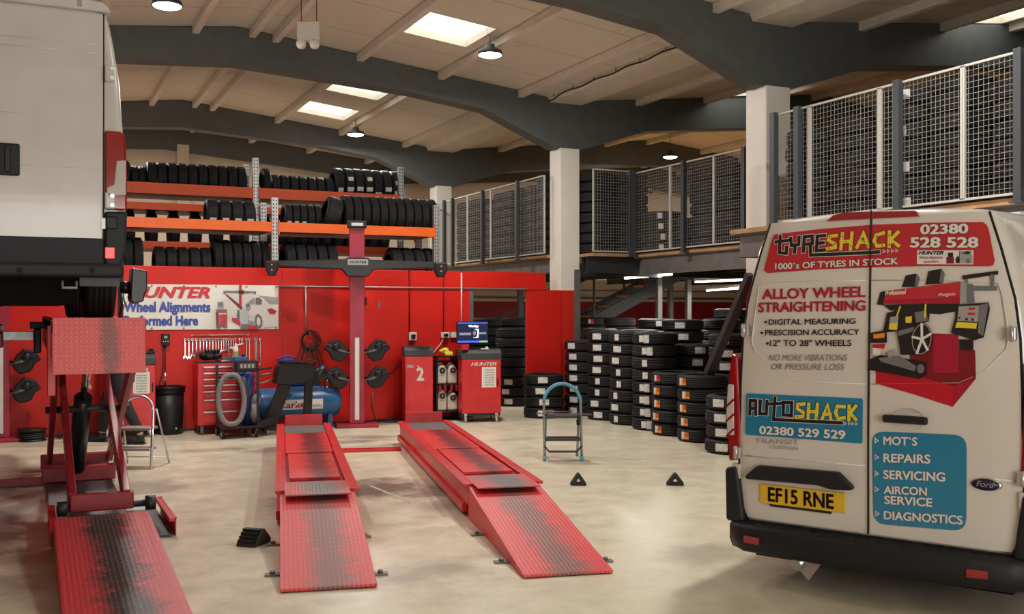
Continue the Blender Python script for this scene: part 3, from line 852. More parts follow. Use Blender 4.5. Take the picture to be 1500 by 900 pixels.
# mezzanine stacks
pv = 9.0
for i, (px, n) in enumerate(((1163, 6), (1205, 6), (1255, 7), (1310, 6), (1362, 6), (1418, 7))):
    v = min(byu(px, 200, 7.5).y, pv - .64); pv = v
    stack(7.5, v, DZ + .051, n, '%s stack from the left behind the nearest mesh fence' % NTH[i], 'tyres behind the nearest mesh fence', ['n', None, 'n', None, 'n', None, 'n'] if i in (2, 4) else None, .2)
    for k in range(n + 1): low_tyre((8.16, v, DZ + .051 + k * TW))
    for k in range(n): low_tyre((8.82, v, DZ + .051 + k * TW))
pv = 14.3
for i, (px, n) in enumerate(((936, 4), (950, 3), (966, 7), (985, 7), (1010, 7), (1040, 8))):
    v = min(byu(px, 300, 9.12).y, pv - .64); pv = v
    stack(9.12, v, DZ + .051, n, '%s stack from the left behind the middle mesh fence' % NTH[i], 'tyres behind the middle mesh fence', 'n' if i == 0 else None, .1)
    if i > 1:
        for k in range(n): low_tyre((9.8, v, DZ + .051 + k * TW))
stack(8.30, 14.42, DZ + .051, 8, 'left stack behind the short mesh panel', 'tyres behind the short mesh panel', None)
stack(8.93, 14.38, DZ + .051, 8, 'right stack behind the short mesh panel', 'tyres behind the short mesh panel', None)
for px, n in ((672, 8), (690, 8), (710, 7), (726, 8), (740, 8), (757, 8), (774, 8), (790, 9)):
    v = byu(px, 300, 8.05).y
    for k in range(n): low_tyre((8.34, v, DZ + .051 + k * TW))
    for k in range(n - 1): low_tyre((9.02, v + .3, DZ + .051 + k * TW))
for k in range(11):
    for a_, b_ in ((0, 1), (1, 2)):
        u = RU[a_] + .22 + (RU[b_] - RU[a_] - .44) * k / 10
        low_tyre((u - .08, 17.25, 2.60 + .30), Matrix.Rotation(PI / 2, 3, 'Y'), .96)
o = REST.build('tyre', 'rubber'); tag(o, 'dim mass of tyres stacked behind the fences and in the hidden lower rows', 'tyres', None, 'stuff')

# standing tyres on the racks
def rack_row(px0, px1, n, v, zb, D, desc, kinds=None, grey=False, lean=0.0, spins=None):
    a, b = byv(px0, 320, v).x, byv(px1, 320, v).x
    wd = (b - a) / n; sz = wd * .97 / TW; sr = D / (2 * TR)
    for i in range(n):
        u = a + (i + .5) * wd
        R = Matrix.Rotation(PI / 2, 3, 'Y') @ Matrix.Rotation(0, 3, 'Z')
        if lean: R = Matrix.Rotation(lean, 3, 'Y') @ R
        st = []
        k = kinds[i] if isinstance(kinds, (list, tuple)) else kinds
        if k:
            for kk, an in k: st.append((kk, an))
        pos = NTH[i] + ' tyre from left in the ' if n > 1 else 'single tyre, the '
        o = put_tyre((u, v + rnd.uniform(-.012, .012), zb + .015 + D / 2), R, pos + desc, 'tyres standing on the racks', st, (sr, sr, sz))
E_ = -PI / 2
rack_row(160, 190, 1, 17.2, 3.455, .52, 'one at the left end of the top rack shelf')
rack_row(191, 212, 2, 17.2, 3.455, .44, 'small pair on the top shelf by the white van')
rack_row(213, 359, 10, 17.2, 3.455, .52, 'ten-tyre row on the top rack shelf')
rack_row(382, 394, 1, 17.2, 3.455, .52, 'one just right of the tall rack upright')
rack_row(395, 486, 7, 17.25, 3.455, .43, 'small-tyre row on the top rack shelf')
rack_row(486, 582, 7, 17.2, 3.455, .60, 'labelled row ending the top rack shelf',
         [[('n', E_ + .35)], [('n', E_ - .3), ('t', E_ + .3)], [('t', E_ + .25)], [('n', E_ - .35), ('t', E_ + .25)], [('t', E_ + .5)], [('t', E_ + .2)], [('n', E_ - .2), ('t', E_ + .4)]])
rack_row(300, 372, 4, 15.45, 2.785, .45, 'white-labelled four on the middle shelf', [[('w', E_ + .5)]] * 4)
rack_row(414, 468, 5, 15.55, 2.785, .45, 'short row right of the middle upright', [[('w', E_ + .5)], [('w', E_ + .5)], [('w', E_ + .5)], None, None])
rack_row(472, 496, 1, 15.4, 2.80, .55, 'one leaning against the long row on the middle shelf', lean=.28)
rack_row(499, 634, 11, 15.4, 2.785, .60, 'eleven-tyre row on the middle shelf')
rack_row(178, 208, 2, 15.4, 2.0, .64, 'pair beside the white van on the lower shelf')
rack_row(224, 308, 5, 15.4, 2.0, .52, 'worn five-tyre row on the lower shelf')
rack_row(309, 392, 6, 15.4, 2.0, .64, 'six-tyre row on the lower shelf')
rack_row(413, 489, 5, 15.4, 2.0, .64, 'lower-shelf row right of the upright')
rack_row(568, 633, 4, 15.4, 2.0, .60, 'four-tyre row ending the lower shelf')
# ================================================================ ALIGNMENT LIFT (lowered), turned a little from the building
LA = math.atan2(340, 1500) - YAW            # rotation of the bay in the building frame
def lift_runway(name, x0, x1, label, side):
    """one lowered runway with its drive-on ramp; local x across, y away from the viewer"""
    ox, oy = Matrix.Rotation(LA, 2) @ Vector((x0, 6.0))
    t = thing(name, label, 'vehicle lift', (ox, oy, 0), LA)
    W = x1 - x0
    # drive-on ramp: wedge with rolled front lip
    mb = MB()
    mb.prism([(0, .006), (.0, .024), (1.85, .245), (1.85, .0)], 0, W, T=Matrix(((0, 1, 0, 0), (1, 0, 0, 0), (0, 0, 1, 0), (0, 0, 0, 1))))
    r = mb.build('ramp', 'plate_ramp', t, bevel=.006)
    # runway body: side channels, deck, front stops
    L0, L1 = 1.86, 6.5
    for sx, nm in ((0, 'side_rail'), (W - .05, 'side_rail')):
        mb = MB(); mb.box(sx, sx + .05, L0, L1, .10, .27)
        mb.box(sx - (.035 if sx == 0 else 0), sx + .05 + (.035 if sx else 0), L0, L1, .245, .268)
        mb.box(sx - (.03 if sx == 0 else 0), sx + .05 + (.03 if sx else 0), L0 + .1, L1, .03, .10); mb.build(nm, 'red_paint', t, bevel=.005)
    mb = MB(); mb.box(.03, W - .03, L0, L1, .18, .236); mb.build('runway_deck', 'red_dark', t)
    mb = MB(); mb.box(.055, W - .055, L0 + 2.15, L1 - .9, .236, .258); mb.build('runway_plate', 'plate_flat', t, bevel=.003)
    mb = MB(); mb.box(.075, W - .075, L0 + .62, L0 + 2.05, .236, .262); mb.build('slip_plate', 'plate_flat', t, bevel=.003)
    mb = MB(); mb.box(.035, W - .04, L0 - .22, L0 + .36, .262, .272)
    mb.build('hinged_lip', 'plate_lip', t, bevel=.002)
    mb = MB(); mb.box(.05, W - .05, L1 - .85, L1 - .1, .236, .256); mb.build('turntable_cover', 'steel_grey', t, bevel=.003)
    mb = MB(); mb.box(.06, W - .06, L1 - .08, L1 - .05, .24, .38); mb.build('end_stop', 'red_paint', t, bevel=.004)
    mb = MB(); mb.box(.12, W - .12, L0 + .3, L1 - .3, .0, .09); mb.build('base_frame', 'steel_dark', t)
    # small ground fixings of the ramp
    for (fx, fy) in ((-.045, .42), (W + .045, .30), (-.045, 1.25), (W + .035, 1.35)):
        mb = MB(); mb.box(fx - .045, fx + .045, fy - .03, fy + .03, 0, .012); mb.cyl((fx, fy, .012), (fx, fy, .03), .016, 10); mb.build('floor_bracket', 'steel_grey', t)
    return t
lift_runway('lift_runway', 0.0, .555, 'red lowered lift runway with dirty ramp, left of the pair, nearest the black wedge', -1)
lift_runway('lift_runway', 1.43, 2.0, 'red lowered lift runway with dirty ramp, right of the pair, in front of cabinet two', 1)
o2 = Matrix.Rotation(LA, 2) @ Vector((.56, 11.82))
mb = MB(); mb.box(0.05, .80, -.05, .05, 0.0, .035); mb.box(0.05, .80, -.012, .012, .035, .045); o = mb.build('floor_cable_cover', 'red_paint', bevel=.008)
o.location = (o2.x, o2.y, 0); o.rotation_euler = (0, 0, LA); tag(o, 'flat red cable cover lying on the floor between the two lowered runways', 'cable cover')

# ================================================================ RAISED LIFT on the left (building-aligned)
t = thing('scissor_lift', 'raised red scissor lift carrying the white van, its ramp on the floor in front', 'vehicle lift', (.14, 7.1, 0))
W = .60
# fixed drive-on ramp on the floor
mb = MB(T=Matrix.Translation((.02, -2.2, 0)))
mb.prism([(0, .004), (0, .022), (2.55, .20), (2.75, .20), (2.75, .0)], 0, .61, T=Matrix(((0, 1, 0, 0), (1, 0, 0, 0), (0, 0, 1, 0), (0, 0, 0, 1))))
mb.build('ramp', 'plate_dirty', t, bevel=.006)
# floor base: rails the rollers run in, rear cross base
for x in (.0, .78):
    mb = MB(); mb.box(x, x + .05, .6, 1.5, .10, .13); mb.box(x + (0 if x == 0 else .04), x + (.01 if x == 0 else .05), .6, 1.5, 0.0, .13); mb.build('base_rail', 'red_paint', t, bevel=.004)
for (x1_, y0_, y1_) in ((.80, .56, 1.6), (.58, 1.6, 4.4)):
    mb = MB(); mb.box(.02, x1_, y0_, y1_, .0, .02); mb.build('base_plate', 'steel_dark', t)
for y in (3.3, 4.2):
    mb = MB(); mb.box(-.02, .62, y, y + .11, .02, .16); mb.build('base_cross', 'red_dark', t, bevel=.01)
mb = MB(); mb.box(-2.6, .1, 3.34, 3.40, .01, .07); mb.build('base_link_bar', 'red_dark', t)
# scissor arms
zt = 1.38
mb = MB(); mb.box(.14, .58, 1.02, 1.08, .14, .27); mb.build('arm_yoke', 'red_dark', t, bevel=.01)
for x in (.16, .53):
    mb = MB(); mb.bar((x, 1.05, .22), (x - .02, 4.1, zt), .055, .13); mb.build('scissor_arm', 'red_dark', t, bevel=.006)
for x in (.06, .62):
    mb = MB(); mb.bar((x, 4.1, .14), (x + .0, 1.1, zt), .05, .12); mb.build('scissor_arm', 'red_dark', t, bevel=.006)
for x in (.09, .70):
    mb = MB(); mb.cyl((x - .035, 1.05, .17), (x + .035, 1.05, .17), .055, 20); mb.build('roller', 'steel_dark', t)
mb = MB(); mb.cyl((.05, 1.05, .17), (.72, 1.05, .17), .025, 12); mb.build('axle', 'steel_dark', t)
mb = MB(); mb.cyl((.0, 2.58, .76), (.68, 2.58, .76), .03, 14); mb.build('pivot_pin', 'steel_dark', t)
mb = MB(); mb.cyl((.27, 3.2, .16), (.30, 2.55, .86), .075, 18); mb.build('hydraulic_cylinder', 'black_satin', t)
mb = MB(); mb.cyl((.30, 2.55, .86), (.315, 2.2, 1.22), .03, 12); mb.build('piston_rod', 'chrome', t)
mb = MB(); mb.box(.08, .58, 2.1, 2.2, 1.18, 1.34); mb.build('upper_yoke', 'red_dark', t, bevel=.01)
# raised runway
mb = MB(); mb.box(.0, W, .35, 4.5, 1.47, 1.545); mb.build('runway_deck', 'red_dark', t)
for x in (0, W - .05):
    mb = MB(); mb.box(x, x + .05, .35, 4.5, 1.30, 1.56); mb.build('side_rail', 'red_paint', t, bevel=.005)
mb = MB(); mb.box(.005, .56, 0, .012, 1.215, 1.573, T=Matrix.Translation((0, .02, 0)) @ Matrix.Translation((0, 0, 1.573)) @ Matrix.Rotation(math.radians(-6), 4, 'X') @ Matrix.Translation((0, 0, -1.573)))
f = mb.build('ramp_flap', 'red_paint', t)
# chequer face of the flap: own part so the lozenges lie in its plane
mb = MB(); mb.box(.0, .555, 0, .36, 0, .004)
f2 = mb.build('flap_plate', 'plate_flap', t); f2.location = (.005, -.022 + .0, 1.213); f2.rotation_euler = (math.radians(84), 0, 0)
for x in (.08, .46):
    mb = MB(); mb.bar((x, .04, 1.5), (x, .4, 1.5), .06, .05); mb.build('flap_hinge', 'red_dark', t)
mb = MB(); mb.box(-.02, .03, .36, .52, 1.05, 1.52); mb.build('runway_bracket', 'red_paint', t, bevel=.004)
mb = MB(); mb.box(.10, .36, 2.0, 2.06, 1.10, 1.24); mb.cyl((.13, 1.98, 1.2), (.33, 1.98, 1.2), .02, 8); mb.build('valve_block', 'black_plastic', t)
# jack beam spanning between the runways
t = thing('jack_beam', 'pinkish-red jacking beam with grey sliding arm under the raised white van', 'jack', (-.55, 9.75, 1.30))
mb = MB(); mb.box(-.6, .36, 0, .28, .0, .13); mb.build('jack_body', 'maroon', t, bevel=.01)
mb = MB(); mb.box(-.6, .36, .02, .26, .135, .2); mb.build('jack_top', 'maroon', t, bevel=.012)
mb = MB(); mb.box(.345, .365, -.005, .0, .15, .19); mb.build('end_marker', 'white_plastic', t)
for x in (-.04, .27):
    mb = MB(); mb.box(x, x + .05, -.006, .0, .07, .10); mb.build('reflector', 'lamp_red', t)
mb = MB(); mb.box(.36, .60, .06, .2, .06, .14); mb.build('sliding_arm', 'galv', t, bevel=.005)
mb = MB(); mb.box(.60, .66, .04, .24, -.05, .16); mb.box(.57, .70, .06, .22, .16, .22); mb.build('arm_bracket', 'black_plastic', t, bevel=.01)

# ================================================================ WHEEL CHOCKS AND LOOSE FLOOR THINGS
def chock(px, py, w, h, d, rz, label, hole=True):
    P = byz(px, py)
    t = thing('wheel_chock', label, 'wheel chock', P, rz, 'black rubber wheel chocks')
    mb = MB()
    if hole:
        out = [(-w / 2, 0), (-w / 2, h * .16), (-w * .09, h * .93), (0, h), (w * .09, h * .93), (w / 2, h * .16), (w / 2, 0)]
        inn = [(-w * .20, h * .20), (-w * .17, h * .24), (-w * .03, h * .54), (0, h * .56), (w * .03, h * .54), (w * .17, h * .24), (w * .20, h * .20)]
        k = len(out)
        for y0 in (0, d):
            mb.add([(x, y0, z) for x, z in out] + [(x, y0, z) for x, z in inn], [(i, (i + 1) % k, (i + 1) % k + k, i + k) for i in range(k)])
        for ring in (out, inn):
            mb.add([(x, 0, z) for x, z in ring] + [(x, d, z) for x, z in ring], [(i, (i + 1) % k, (i + 1) % k + k, i + k) for i in range(k)])
        mb.build('chock_body', 'rubber_matt', t, bevel=.006)
    else:
        mb.prism([(-d * .55, 0), (-d * .5, .02), (-d * .05, h), (d * .08, h), (d * .5, .03), (d * .5, 0)], -w / 2, w / 2, T=Matrix.Rotation(PI / 2, 4, 'Z'))
        mb.build('chock_body', 'rubber_matt', t, bevel=.008)
        for i in range(4):
            mb = MB(); q = (i + .8) / 4.6; mb.bar((-w / 2 + .01, -d * .55 + d * .5 * q, .02 + (h - .01) * q), (w / 2 - .01, -d * .55 + d * .5 * q, .02 + (h - .01) * q), .02, .014)
            mb.build('grip_rib', 'black_plastic', t)
    return t
chock(847.5, 712, .145, .112, .10, -YAW, 'black triangular wheel chock with a hole, left of two right of the runway')
chock(989, 712, .160, .112, .10, -YAW - .12, 'black triangular wheel chock with a hole, nearer the lettered van')
chock(372, 797, .155, .11, .20, -YAW - .30, 'solid black wedge chock beside the left ramp', False)

# ================================================================ STEP LADDERS
def arch(x0, x1, z0, zt, y=0, n=12):
    """hoop: up one side, half round, down the other"""
    r = (x1 - x0) / 2; cx = (x0 + x1) / 2
    pts = [(x0, y, z0)]
    for i in range(n + 1):
        a = PI - PI * i / n; pts.append((cx + r * math.cos(a), y, zt - r + r * math.sin(a)))
    pts.append((x1, y, z0)); return pts
P = byz(825, 676)
t = thing('step_ladder', 'grey step ladder with blue plastic hoop handle standing right of the runways', 'step ladder', P, -YAW + .02)
wl = .40; h0 = .80
def tilt(pts, k): return [(x, y + k * z, z) for x, y, z in pts]
full = tilt(arch(-wl / 2, wl / 2, .03, h0 + .02), .22)
mb = MB(); mb.tube(full, .0145, 10); mb.build('front_frame', 'ladder_grey', t)
arc = [p for p in full if p[2] > .60]
mb = MB(); mb.tube(arc, .019, 12); mb.build('handle_grip', 'blue_plastic', t)
for x in (-wl / 2 + .02, wl / 2 - .02):
    mb = MB(); mb.tube([(x, .12, .50), (x, .36, .02)], .013, 8); mb.build('rear_leg', 'ladder_grey', t)
for x in (-wl / 2, wl / 2):
    mb = MB(); mb.cyl((x, 0, 0), (x, .01, .055), .02, 12); mb.build('foot_cap', 'blue_plastic', t)
    mb = MB(); mb.cyl((x * .9, .37, 0), (x * .9, .36, .04), .017, 10); mb.build('foot_cap', 'blue_plastic', t)
mb = MB(); mb.box(-wl / 2 + .012, wl / 2 - .012, .0, .2, .215, .245); mb.build('step', 'grey_plastic', t, bevel=.006)
mb = MB(); mb.box(-wl / 2 + .012, wl / 2 - .012, .05, .30, .455, .485); mb.build('top_step', 'grey_plastic', t, bevel=.006)
mb = MB(); mb.tube([(-wl / 2, .02, .16), (-wl / 2 + .05, .02, .10), (wl / 2 - .05, .02, .10), (wl / 2, .02, .16)], .012, 8); mb.build('lower_brace', 'grey_plastic', t)
Lw = P
T_ = Matrix.Translation(P) @ Matrix.Rotation(-YAW, 4, 'Z')
mb = MB(T=T_); mb.bar((-.29, .10, .505), (.31, .06, .497), .016, .012); mb.tube([(-.18, .13, .515), (.10, .20, .515)], .008, 6); mb.box(-.17, -.10, .05, .15, .49, .535)
o = mb.build('measuring_bar', ['steel_grey']); tag(o, 'thin metal measuring bar with black slider lying across the blue step ladder', 'tool')
mb = MB(T=T_); mb.lathe([(0, 0), (.02, 0), (.024, .05), (.012, .075), (0, .075)], 14, Matrix.Translation((.165, .02, .385))); mb.tube([(.165, .02, .455), (.17, .06, .52), (.15, .12, .50)], .004, 6)
o = mb.build('hanging_torch', 'black_plastic'); tag(o, 'small black torch hanging from the top step of the blue step ladder', 'torch')
P = (byz(166, 687) + byz(222, 689)) / 2
ang = -YAW - .02
t = thing('step_ladder', 'all-aluminium two-step ladder standing beside the raised lift at left', 'step ladder', P, ang)
wl = .385
full = tilt(arch(-wl / 2 + .035, wl / 2 - .035, .60, .735, n=10), .25)
full = [(-wl / 2, 0, .0)] + full[0:] + [(wl / 2, 0, .0)]
mb = MB(); mb.tube(full, .0145, 10); mb.build('front_frame', 'alu', t)
for s in (-1, 1):
    mb = MB(); mb.tube([(s * (wl / 2 - .01), .17, .60), (s * (wl / 2 + .03), .44, .0)], .010, 8); mb.build('rear_leg', 'alu', t)
mb = MB(); mb.box(-wl / 2 + .03, wl / 2 - .03, .05, .27, .39, .415); mb.build('top_step', 'alu', t, bevel=.004)
mb = MB(); mb.box(-wl / 2 + .015, wl / 2 - .015, .0, .2, .185, .21); mb.build('step', 'alu', t, bevel=.004)
mb = MB(); mb.tube([(-wl / 2 - .02, .40, .07), (wl / 2 + .02, .40, .07)], .007, 6); mb.build('rear_brace', 'alu', t)
mb = MB(); mb.tube([(-wl / 2 + .02, .10, .39), (-wl / 2 + .01, .22, .2)], .004, 5); mb.build('stay_wire', 'steel_grey', t)

# ================================================================ PERSON behind the raised lift, bending a little, walking left
def skin_body(name, joints, edges, m, parent=None, sub=2, root=0):
    me = bpy.data.meshes.new(name)
    me.from_pydata([j[:3] for j in joints], edges, [])
    o = bpy.data.objects.new(name, me); C.objects.link(o)
    md = o.modifiers.new('skin', 'SKIN')
    for i, j in enumerate(joints):
        sv = me.skin_vertices[0].data[i]; r = j[3]
        sv.radius = (r, r) if not isinstance(r, tuple) else r
        sv.use_root = (i == root)
    md.use_smooth_shade = True
    s = o.modifiers.new('sub', 'SUBSURF'); s.levels = sub; s.render_levels = sub
    me.materials.append(MAT[m])
    if parent: o.parent = parent
    return o
PB = byz(178, 650)
t = thing('person', 'person in dark work clothes bending behind the raised lift, only legs and hand showing', 'person', PB, -YAW)
# local frame: x to the viewer's right, y away, z up; the person walks to the left, trailing leg to the right
pel = (-.03, .05, .93)
J = [(*pel, .13), (-.10, .05, 1.13, .14), (-.20, .05, 1.34, .155), (-.27, .05, 1.45, .07), (-.31, .05, 1.52, .055),      # 0-4 spine, neck
     (-.36, .05, 1.60, .085), (-.39, .05, 1.69, .07),                                                                      # 5-6 head
     (-.02, -.06, .88, .095), (.06, -.07, .50, .062), (.26, -.07, .12, .045), (.20, -.07, .05, .035), (.10, -.07, .035, .03),   # 7-11 trailing leg
     (-.05, .16, .88, .095), (-.26, .17, .52, .062), (-.30, .17, .10, .045), (-.36, .17, .05, .035), (-.46, .17, .035, .03),   # 12-16 front leg
     (-.24, -.14, 1.38, .06), (-.30, -.19, 1.12, .045), (-.33, -.17, .88, .035), (-.335, -.16, .82, .03),                        # 17-20 near arm
     (-.22, .24, 1.38, .06), (-.33, .27, 1.12, .045), (-.48, .20, .98, .035), (-.53, .18, .96, .03)]
Eg = [(0, 1), (1, 2), (2, 3), (3, 4), (4, 5), (5, 6), (0, 7), (7, 8), (8, 9), (9, 10), (10, 11), (0, 12), (12, 13), (13, 14), (14, 15), (15, 16), (2, 17), (17, 18), (18, 19), (19, 20), (2, 21), (21, 22), (22, 23), (23, 24)]
base = len(J)
# palms and five fingers each, slightly curled
def hand(w, d, side):
    """w: wrist joint index, d: pointing direction"""
    global J, Eg
    wx, wy, wz, _ = J[w]; d = Vector(d).normalized(); lat = Vector((0, 1, 0)); lat = (lat - d * d.dot(lat)).normalized(); nrm = d.cross(lat)
    p = Vector((wx, wy, wz)) + d * .055
    J.append((*p, .026)); pi = len(J) - 1; Eg.append((w, pi))
    for k, (off, ln) in enumerate(((-.030, .058), (-.010, .068), (.010, .064), (.029, .050))):
        a = p + lat * off + d * .030; b = a + d * ln * .5 + nrm * .006 * side; c = b + d * ln * .42 + nrm * .022 * side
        for q, r in ((a, .0095), (b, .0085), (c, .0075)): J.append((*q, r))
        n = len(J); Eg.extend([(pi, n - 3), (n - 3, n - 2), (n - 2, n - 1)])
    a = p + lat * -.032 - d * .012; b = a + lat * -.018 + d * .026 + nrm * .01 * side; c = b + d * .026 + lat * -.004
    for q, r in ((a, .012), (b, .0095), (c, .008)): J.append((*q, r))
    n = len(J); Eg.extend([(pi, n - 3), (n - 3, n - 2), (n - 2, n - 1)])
hand(20, (-.02, .05, -1), 1)
hand(24, (-1, -.1, -.2), -1)
body = skin_body('body', J, Eg, 'skin', t)
# face details follow the head turned left and down
mb = MB(); mb.ball((-.395, .05, 1.70), .098, 16, 10, (1, .86, 1.0)); mb.build('hair', 'hair', t)
def cloth(name, idx, grow, m):
    mp = {i: n for n, i in enumerate(idx)}
    jj = [(J[i][0], J[i][1], J[i][2], J[i][3] + grow) for i in idx]
    ee = [(mp[a], mp[b]) for a, b in Eg if a in mp and b in mp]
    return skin_body(name, jj, ee, m, t)
cloth('trousers', [0, 7, 8, 9, 12, 13, 14], .018, 'trousers')
cloth('jacket', [1, 2, 17, 18, 21, 22], .02, 'jacket')
for (a, b, c) in ((9, 10, 11), (14, 15, 16)):
    x, y, z, _ = J[b]
    mb = MB(); mb.ball((x - .02, y, .05), .06, 14, 8, (2.3, .85, .75)); mb.ball((x + .05, y, .085), .055, 12, 8, (1.0, .9, 1.0)); mb.box(x - .15, x + .11, y - .045, y + .045, 0, .022)
    mb.build('shoe', 'shoe', t)
# ================================================================ THINGS ALONG THE RED PARTITION
WV = 14.3                                    # front face of the partition
def wp(px, py, d=0.0): return byv(px, py, WV - d)

# ---------------- printed banner
A = wp(175, 416); B = wp(407.5, 418.5); Bz0 = wp(407.5, 482).z; zt = (A.z + B.z) / 2; zb = Bz0
t = thing('banner', 'white printed wheel alignment banner hung on the red partition behind the lifted van', 'banner', (A.x, WV - .012, zb))
BW, BH = B.x - A.x, B.z - zb
mb = MB(); n = 24
vs = [(BW * i / n, -.004 * math.sin(i * 1.9) - .003, z) for i in range(n + 1) for z in (0, BH)]
mb.add(vs, [(2 * i, 2 * i + 2, 2 * i + 3, 2 * i + 1) for i in range(n)], True); 
vs = [(BW * i / n, .006, z) for i in range(n + 1) for z in (0, BH)]
mb.add(vs, [(2 * i, 2 * i + 1, 2 * i + 3, 2 * i + 2) for i in range(n)], True)
sheet = mb.build('banner_sheet', 'banner_white', t)
bx = lambda px: wp(px, 450).x - A.x
bz = lambda py, px=300: wp(px, py).z - zb
fb = lambda x, z, o: (x, -.010 - o, z)
bpt = lambda px, py: (bx(px), bz(py, px))
mb = MB()
x0 = bx(186); x1 = bx(307.5)
lay_text(mb, 'HUNTER', fb, x0, x1, bz(436, 250), bz(436, 250), bz(421, 250) - bz(436, 250), 0, bold=.045, shear=.28)
mb.build('lettering', 'banner_red', t)
for (s, pa, pb, base, top) in (('Wheel Alignments', 181, 308, 456.5, 442.8), ('Performed Here', 181, 290, 476.5, 463.2)):
    mb = MB(); lay_text(mb, s, fb, bx(pa), bx(pb), bz(base, 250), bz(base, 250), bz(top, 250) - bz(base, 250), 0, bold=.05)
    mb.build('lettering', 'banner_blue', t)
def flat(polys, name, parent, fn):
    mats = []; mb = MB()
    for k, (m_, pts) in enumerate(polys):
        if m_ not in mats: mats.append(m_)
        mb.mi = mats.index(m_); lay_poly(mb, pts, fn, .0004 * k)
    return mb.build(name, mats, parent)
P_ = lambda L_: [bpt(180 + x / 6.0, 400 + y / 6.0) for x, y in L_]
pic = [('decal_mid', P_([(1185, 200), (1360, 215), (1360, 275), (1290, 270), (1225, 225)])),
       ('banner_red', P_([(1018, 105), (1043, 105), (1040, 285), (1018, 285)])),
       ('decal_grey', P_([(880, 157), (1020, 160), (1020, 178), (905, 172), (900, 186), (882, 184)])),
       ('decal_grey', P_([(1058, 160), (1168, 163), (1168, 186), (1150, 186), (1145, 174), (1058, 178)])),
       ('decal_black', P_([(1015, 152), (1060, 152), (1060, 186), (1015, 186)])),
       ('decal_dred', P_([(897, 190), (912, 188), (1050, 300), (1035, 325)])),
       ('decal_red', P_([(955, 392), (1010, 400), (1030, 425), (1030, 468), (955, 425)])),
       ('decal_white', P_([(1062, 300), (1075, 265), (1130, 215), (1190, 205), (1235, 225), (1290, 285), (1362, 330), (1362, 470), (1230, 480), (1220, 400), (1175, 365), (1140, 400), (1050, 330)])),
       ('decal_mid', P_([(1080, 275), (1130, 228), (1160, 222), (1150, 280)])),
       ('decal_grey', P_([(1165, 222), (1195, 215), (1222, 240), (1215, 280), (1160, 280)])),
       ('decal_grey', P_([(1185, 357), (1215, 385), (1224, 430), (1215, 475), (1190, 492), (1165, 470), (1155, 420), (1165, 375)])),
       ('decal_white', P_([(1190, 385), (1205, 410), (1205, 450), (1188, 470), (1172, 440), (1175, 400)])),
       ('decal_grey', P_([(1005, 320), (1022, 330), (1025, 400), (1010, 420), (995, 385)])),
       ('decal_red', P_([(1262, 322), (1300, 310), (1350, 335), (1330, 365), (1285, 360)])),
       ('pale_blue_panel', P_([(1048, 320), (1085, 305), (1105, 340), (1100, 420), (1090, 455), (1040, 450), (1038, 350)])),
       ('decal_mid', P_([(1075, 285), (1115, 283), (1120, 310), (1105, 338), (1085, 330)])),
       ('decal_grey', P_([(1072, 282), (1100, 272), (1122, 290), (1080, 305)])),
       ('decal_mid', P_([(1095, 412), (1160, 430), (1170, 455), (1100, 440)])),
       ('decal_grey', P_([(1035, 450), (1095, 450), (1095, 494), (1030, 494)])),
       ('decal_red', P_([(1098, 455), (1165, 465), (1180, 494), (1098, 494)])),
       ('decal_mid', P_([(828, 253), (880, 253), (880, 300), (828, 300)])),
       ('decal_grey', P_([(838, 262), (870, 262), (870, 290), (838, 290)])),
       ('decal_grey', P_([(820, 318), (910, 320), (912, 345), (815, 345)])),
       ('decal_dred', P_([(812, 345), (836, 345), (836, 470), (818, 470)])),
       ('decal_red', P_([(836, 345), (912, 345), (912, 470), (836, 470)])),
       ('decal_white', P_([(840, 355), (908, 355), (908, 362), (840, 366)])),
       ('decal_grey', P_([(815, 472), (850, 472), (850, 488), (815, 488)])),
       ('decal_grey', P_([(885, 470), (915, 470), (915, 486), (885, 486)]))]
flat(pic, 'printed_picture', t, fb)
for k, (px, py) in enumerate(((222, 417.5), (269, 418), (316, 418.5), (361, 418.5), (405, 419.5), (222, 481), (269, 481), (404, 481))):
    x, z = bpt(px, py); z = min(max(z, .02), BH - .02)
    mb = MB(); mb.lathe([(.006, 0), (.012, 0), (.012, .004), (.006, .004)], 10, Matrix.Translation((x, -.009, z)) @ Matrix.Rotation(PI / 2, 4, 'X')); mb.build('eyelet', 'steel_grey', t)

# ---------------- conduits, cables and sockets on the partition
def wall_run(name, label, pts, r, m, cat='conduit', d=.02):
    P = [wp(x, y, d) for x, y in pts]; o = P[0].copy()
    mb = MB(); mb.tube([p - o for p in P], r, 8); ob = mb.build(name, m); ob.location = o
    return tag(ob, label, cat)
wall_run('conduit', 'thin grey conduit running level along the partition just above the banner corner', [(408, 419.3), (560, 421), (772, 423.6)], .010, 'galv')
wall_run('conduit', 'vertical grey conduit dropping from the level run to the hanging cable coil', [(447.5, 420), (448, 489)], .012, 'galv')
wall_run('wall_cable', 'black vertical cable on the partition ending at the left square socket', [(600, 388), (600, 487)], .008, 'cable', 'cable')
wall_run('wall_cable', 'black vertical cable on the partition ending at the double sockets', [(650, 400), (650, 487)], .008, 'cable', 'cable')
wall_run('conduit', 'white vertical conduit above the monitor on the partition', [(676, 400), (676, 484)], .011, 'white_plastic')
wall_run('wall_cable', 'thin cable sagging from the left square socket behind the cabinet with the number', [(604, 500), (596, 525), (575, 545), (563, 555)], .007, 'cable', 'cable')
wall_run('wall_cable', 'pale cable looping down from the double sockets toward the canister shelf', [(651, 493), (645, 505), (635, 517), (630, 524)], .007, 'canister', 'cable')
wall_run('wall_cable', 'grey cable hanging under the lower right wheel clamp on the red tower', [(546, 575), (546, 595), (551, 612), (556, 618)], .008, 'steel_grey', 'cable')
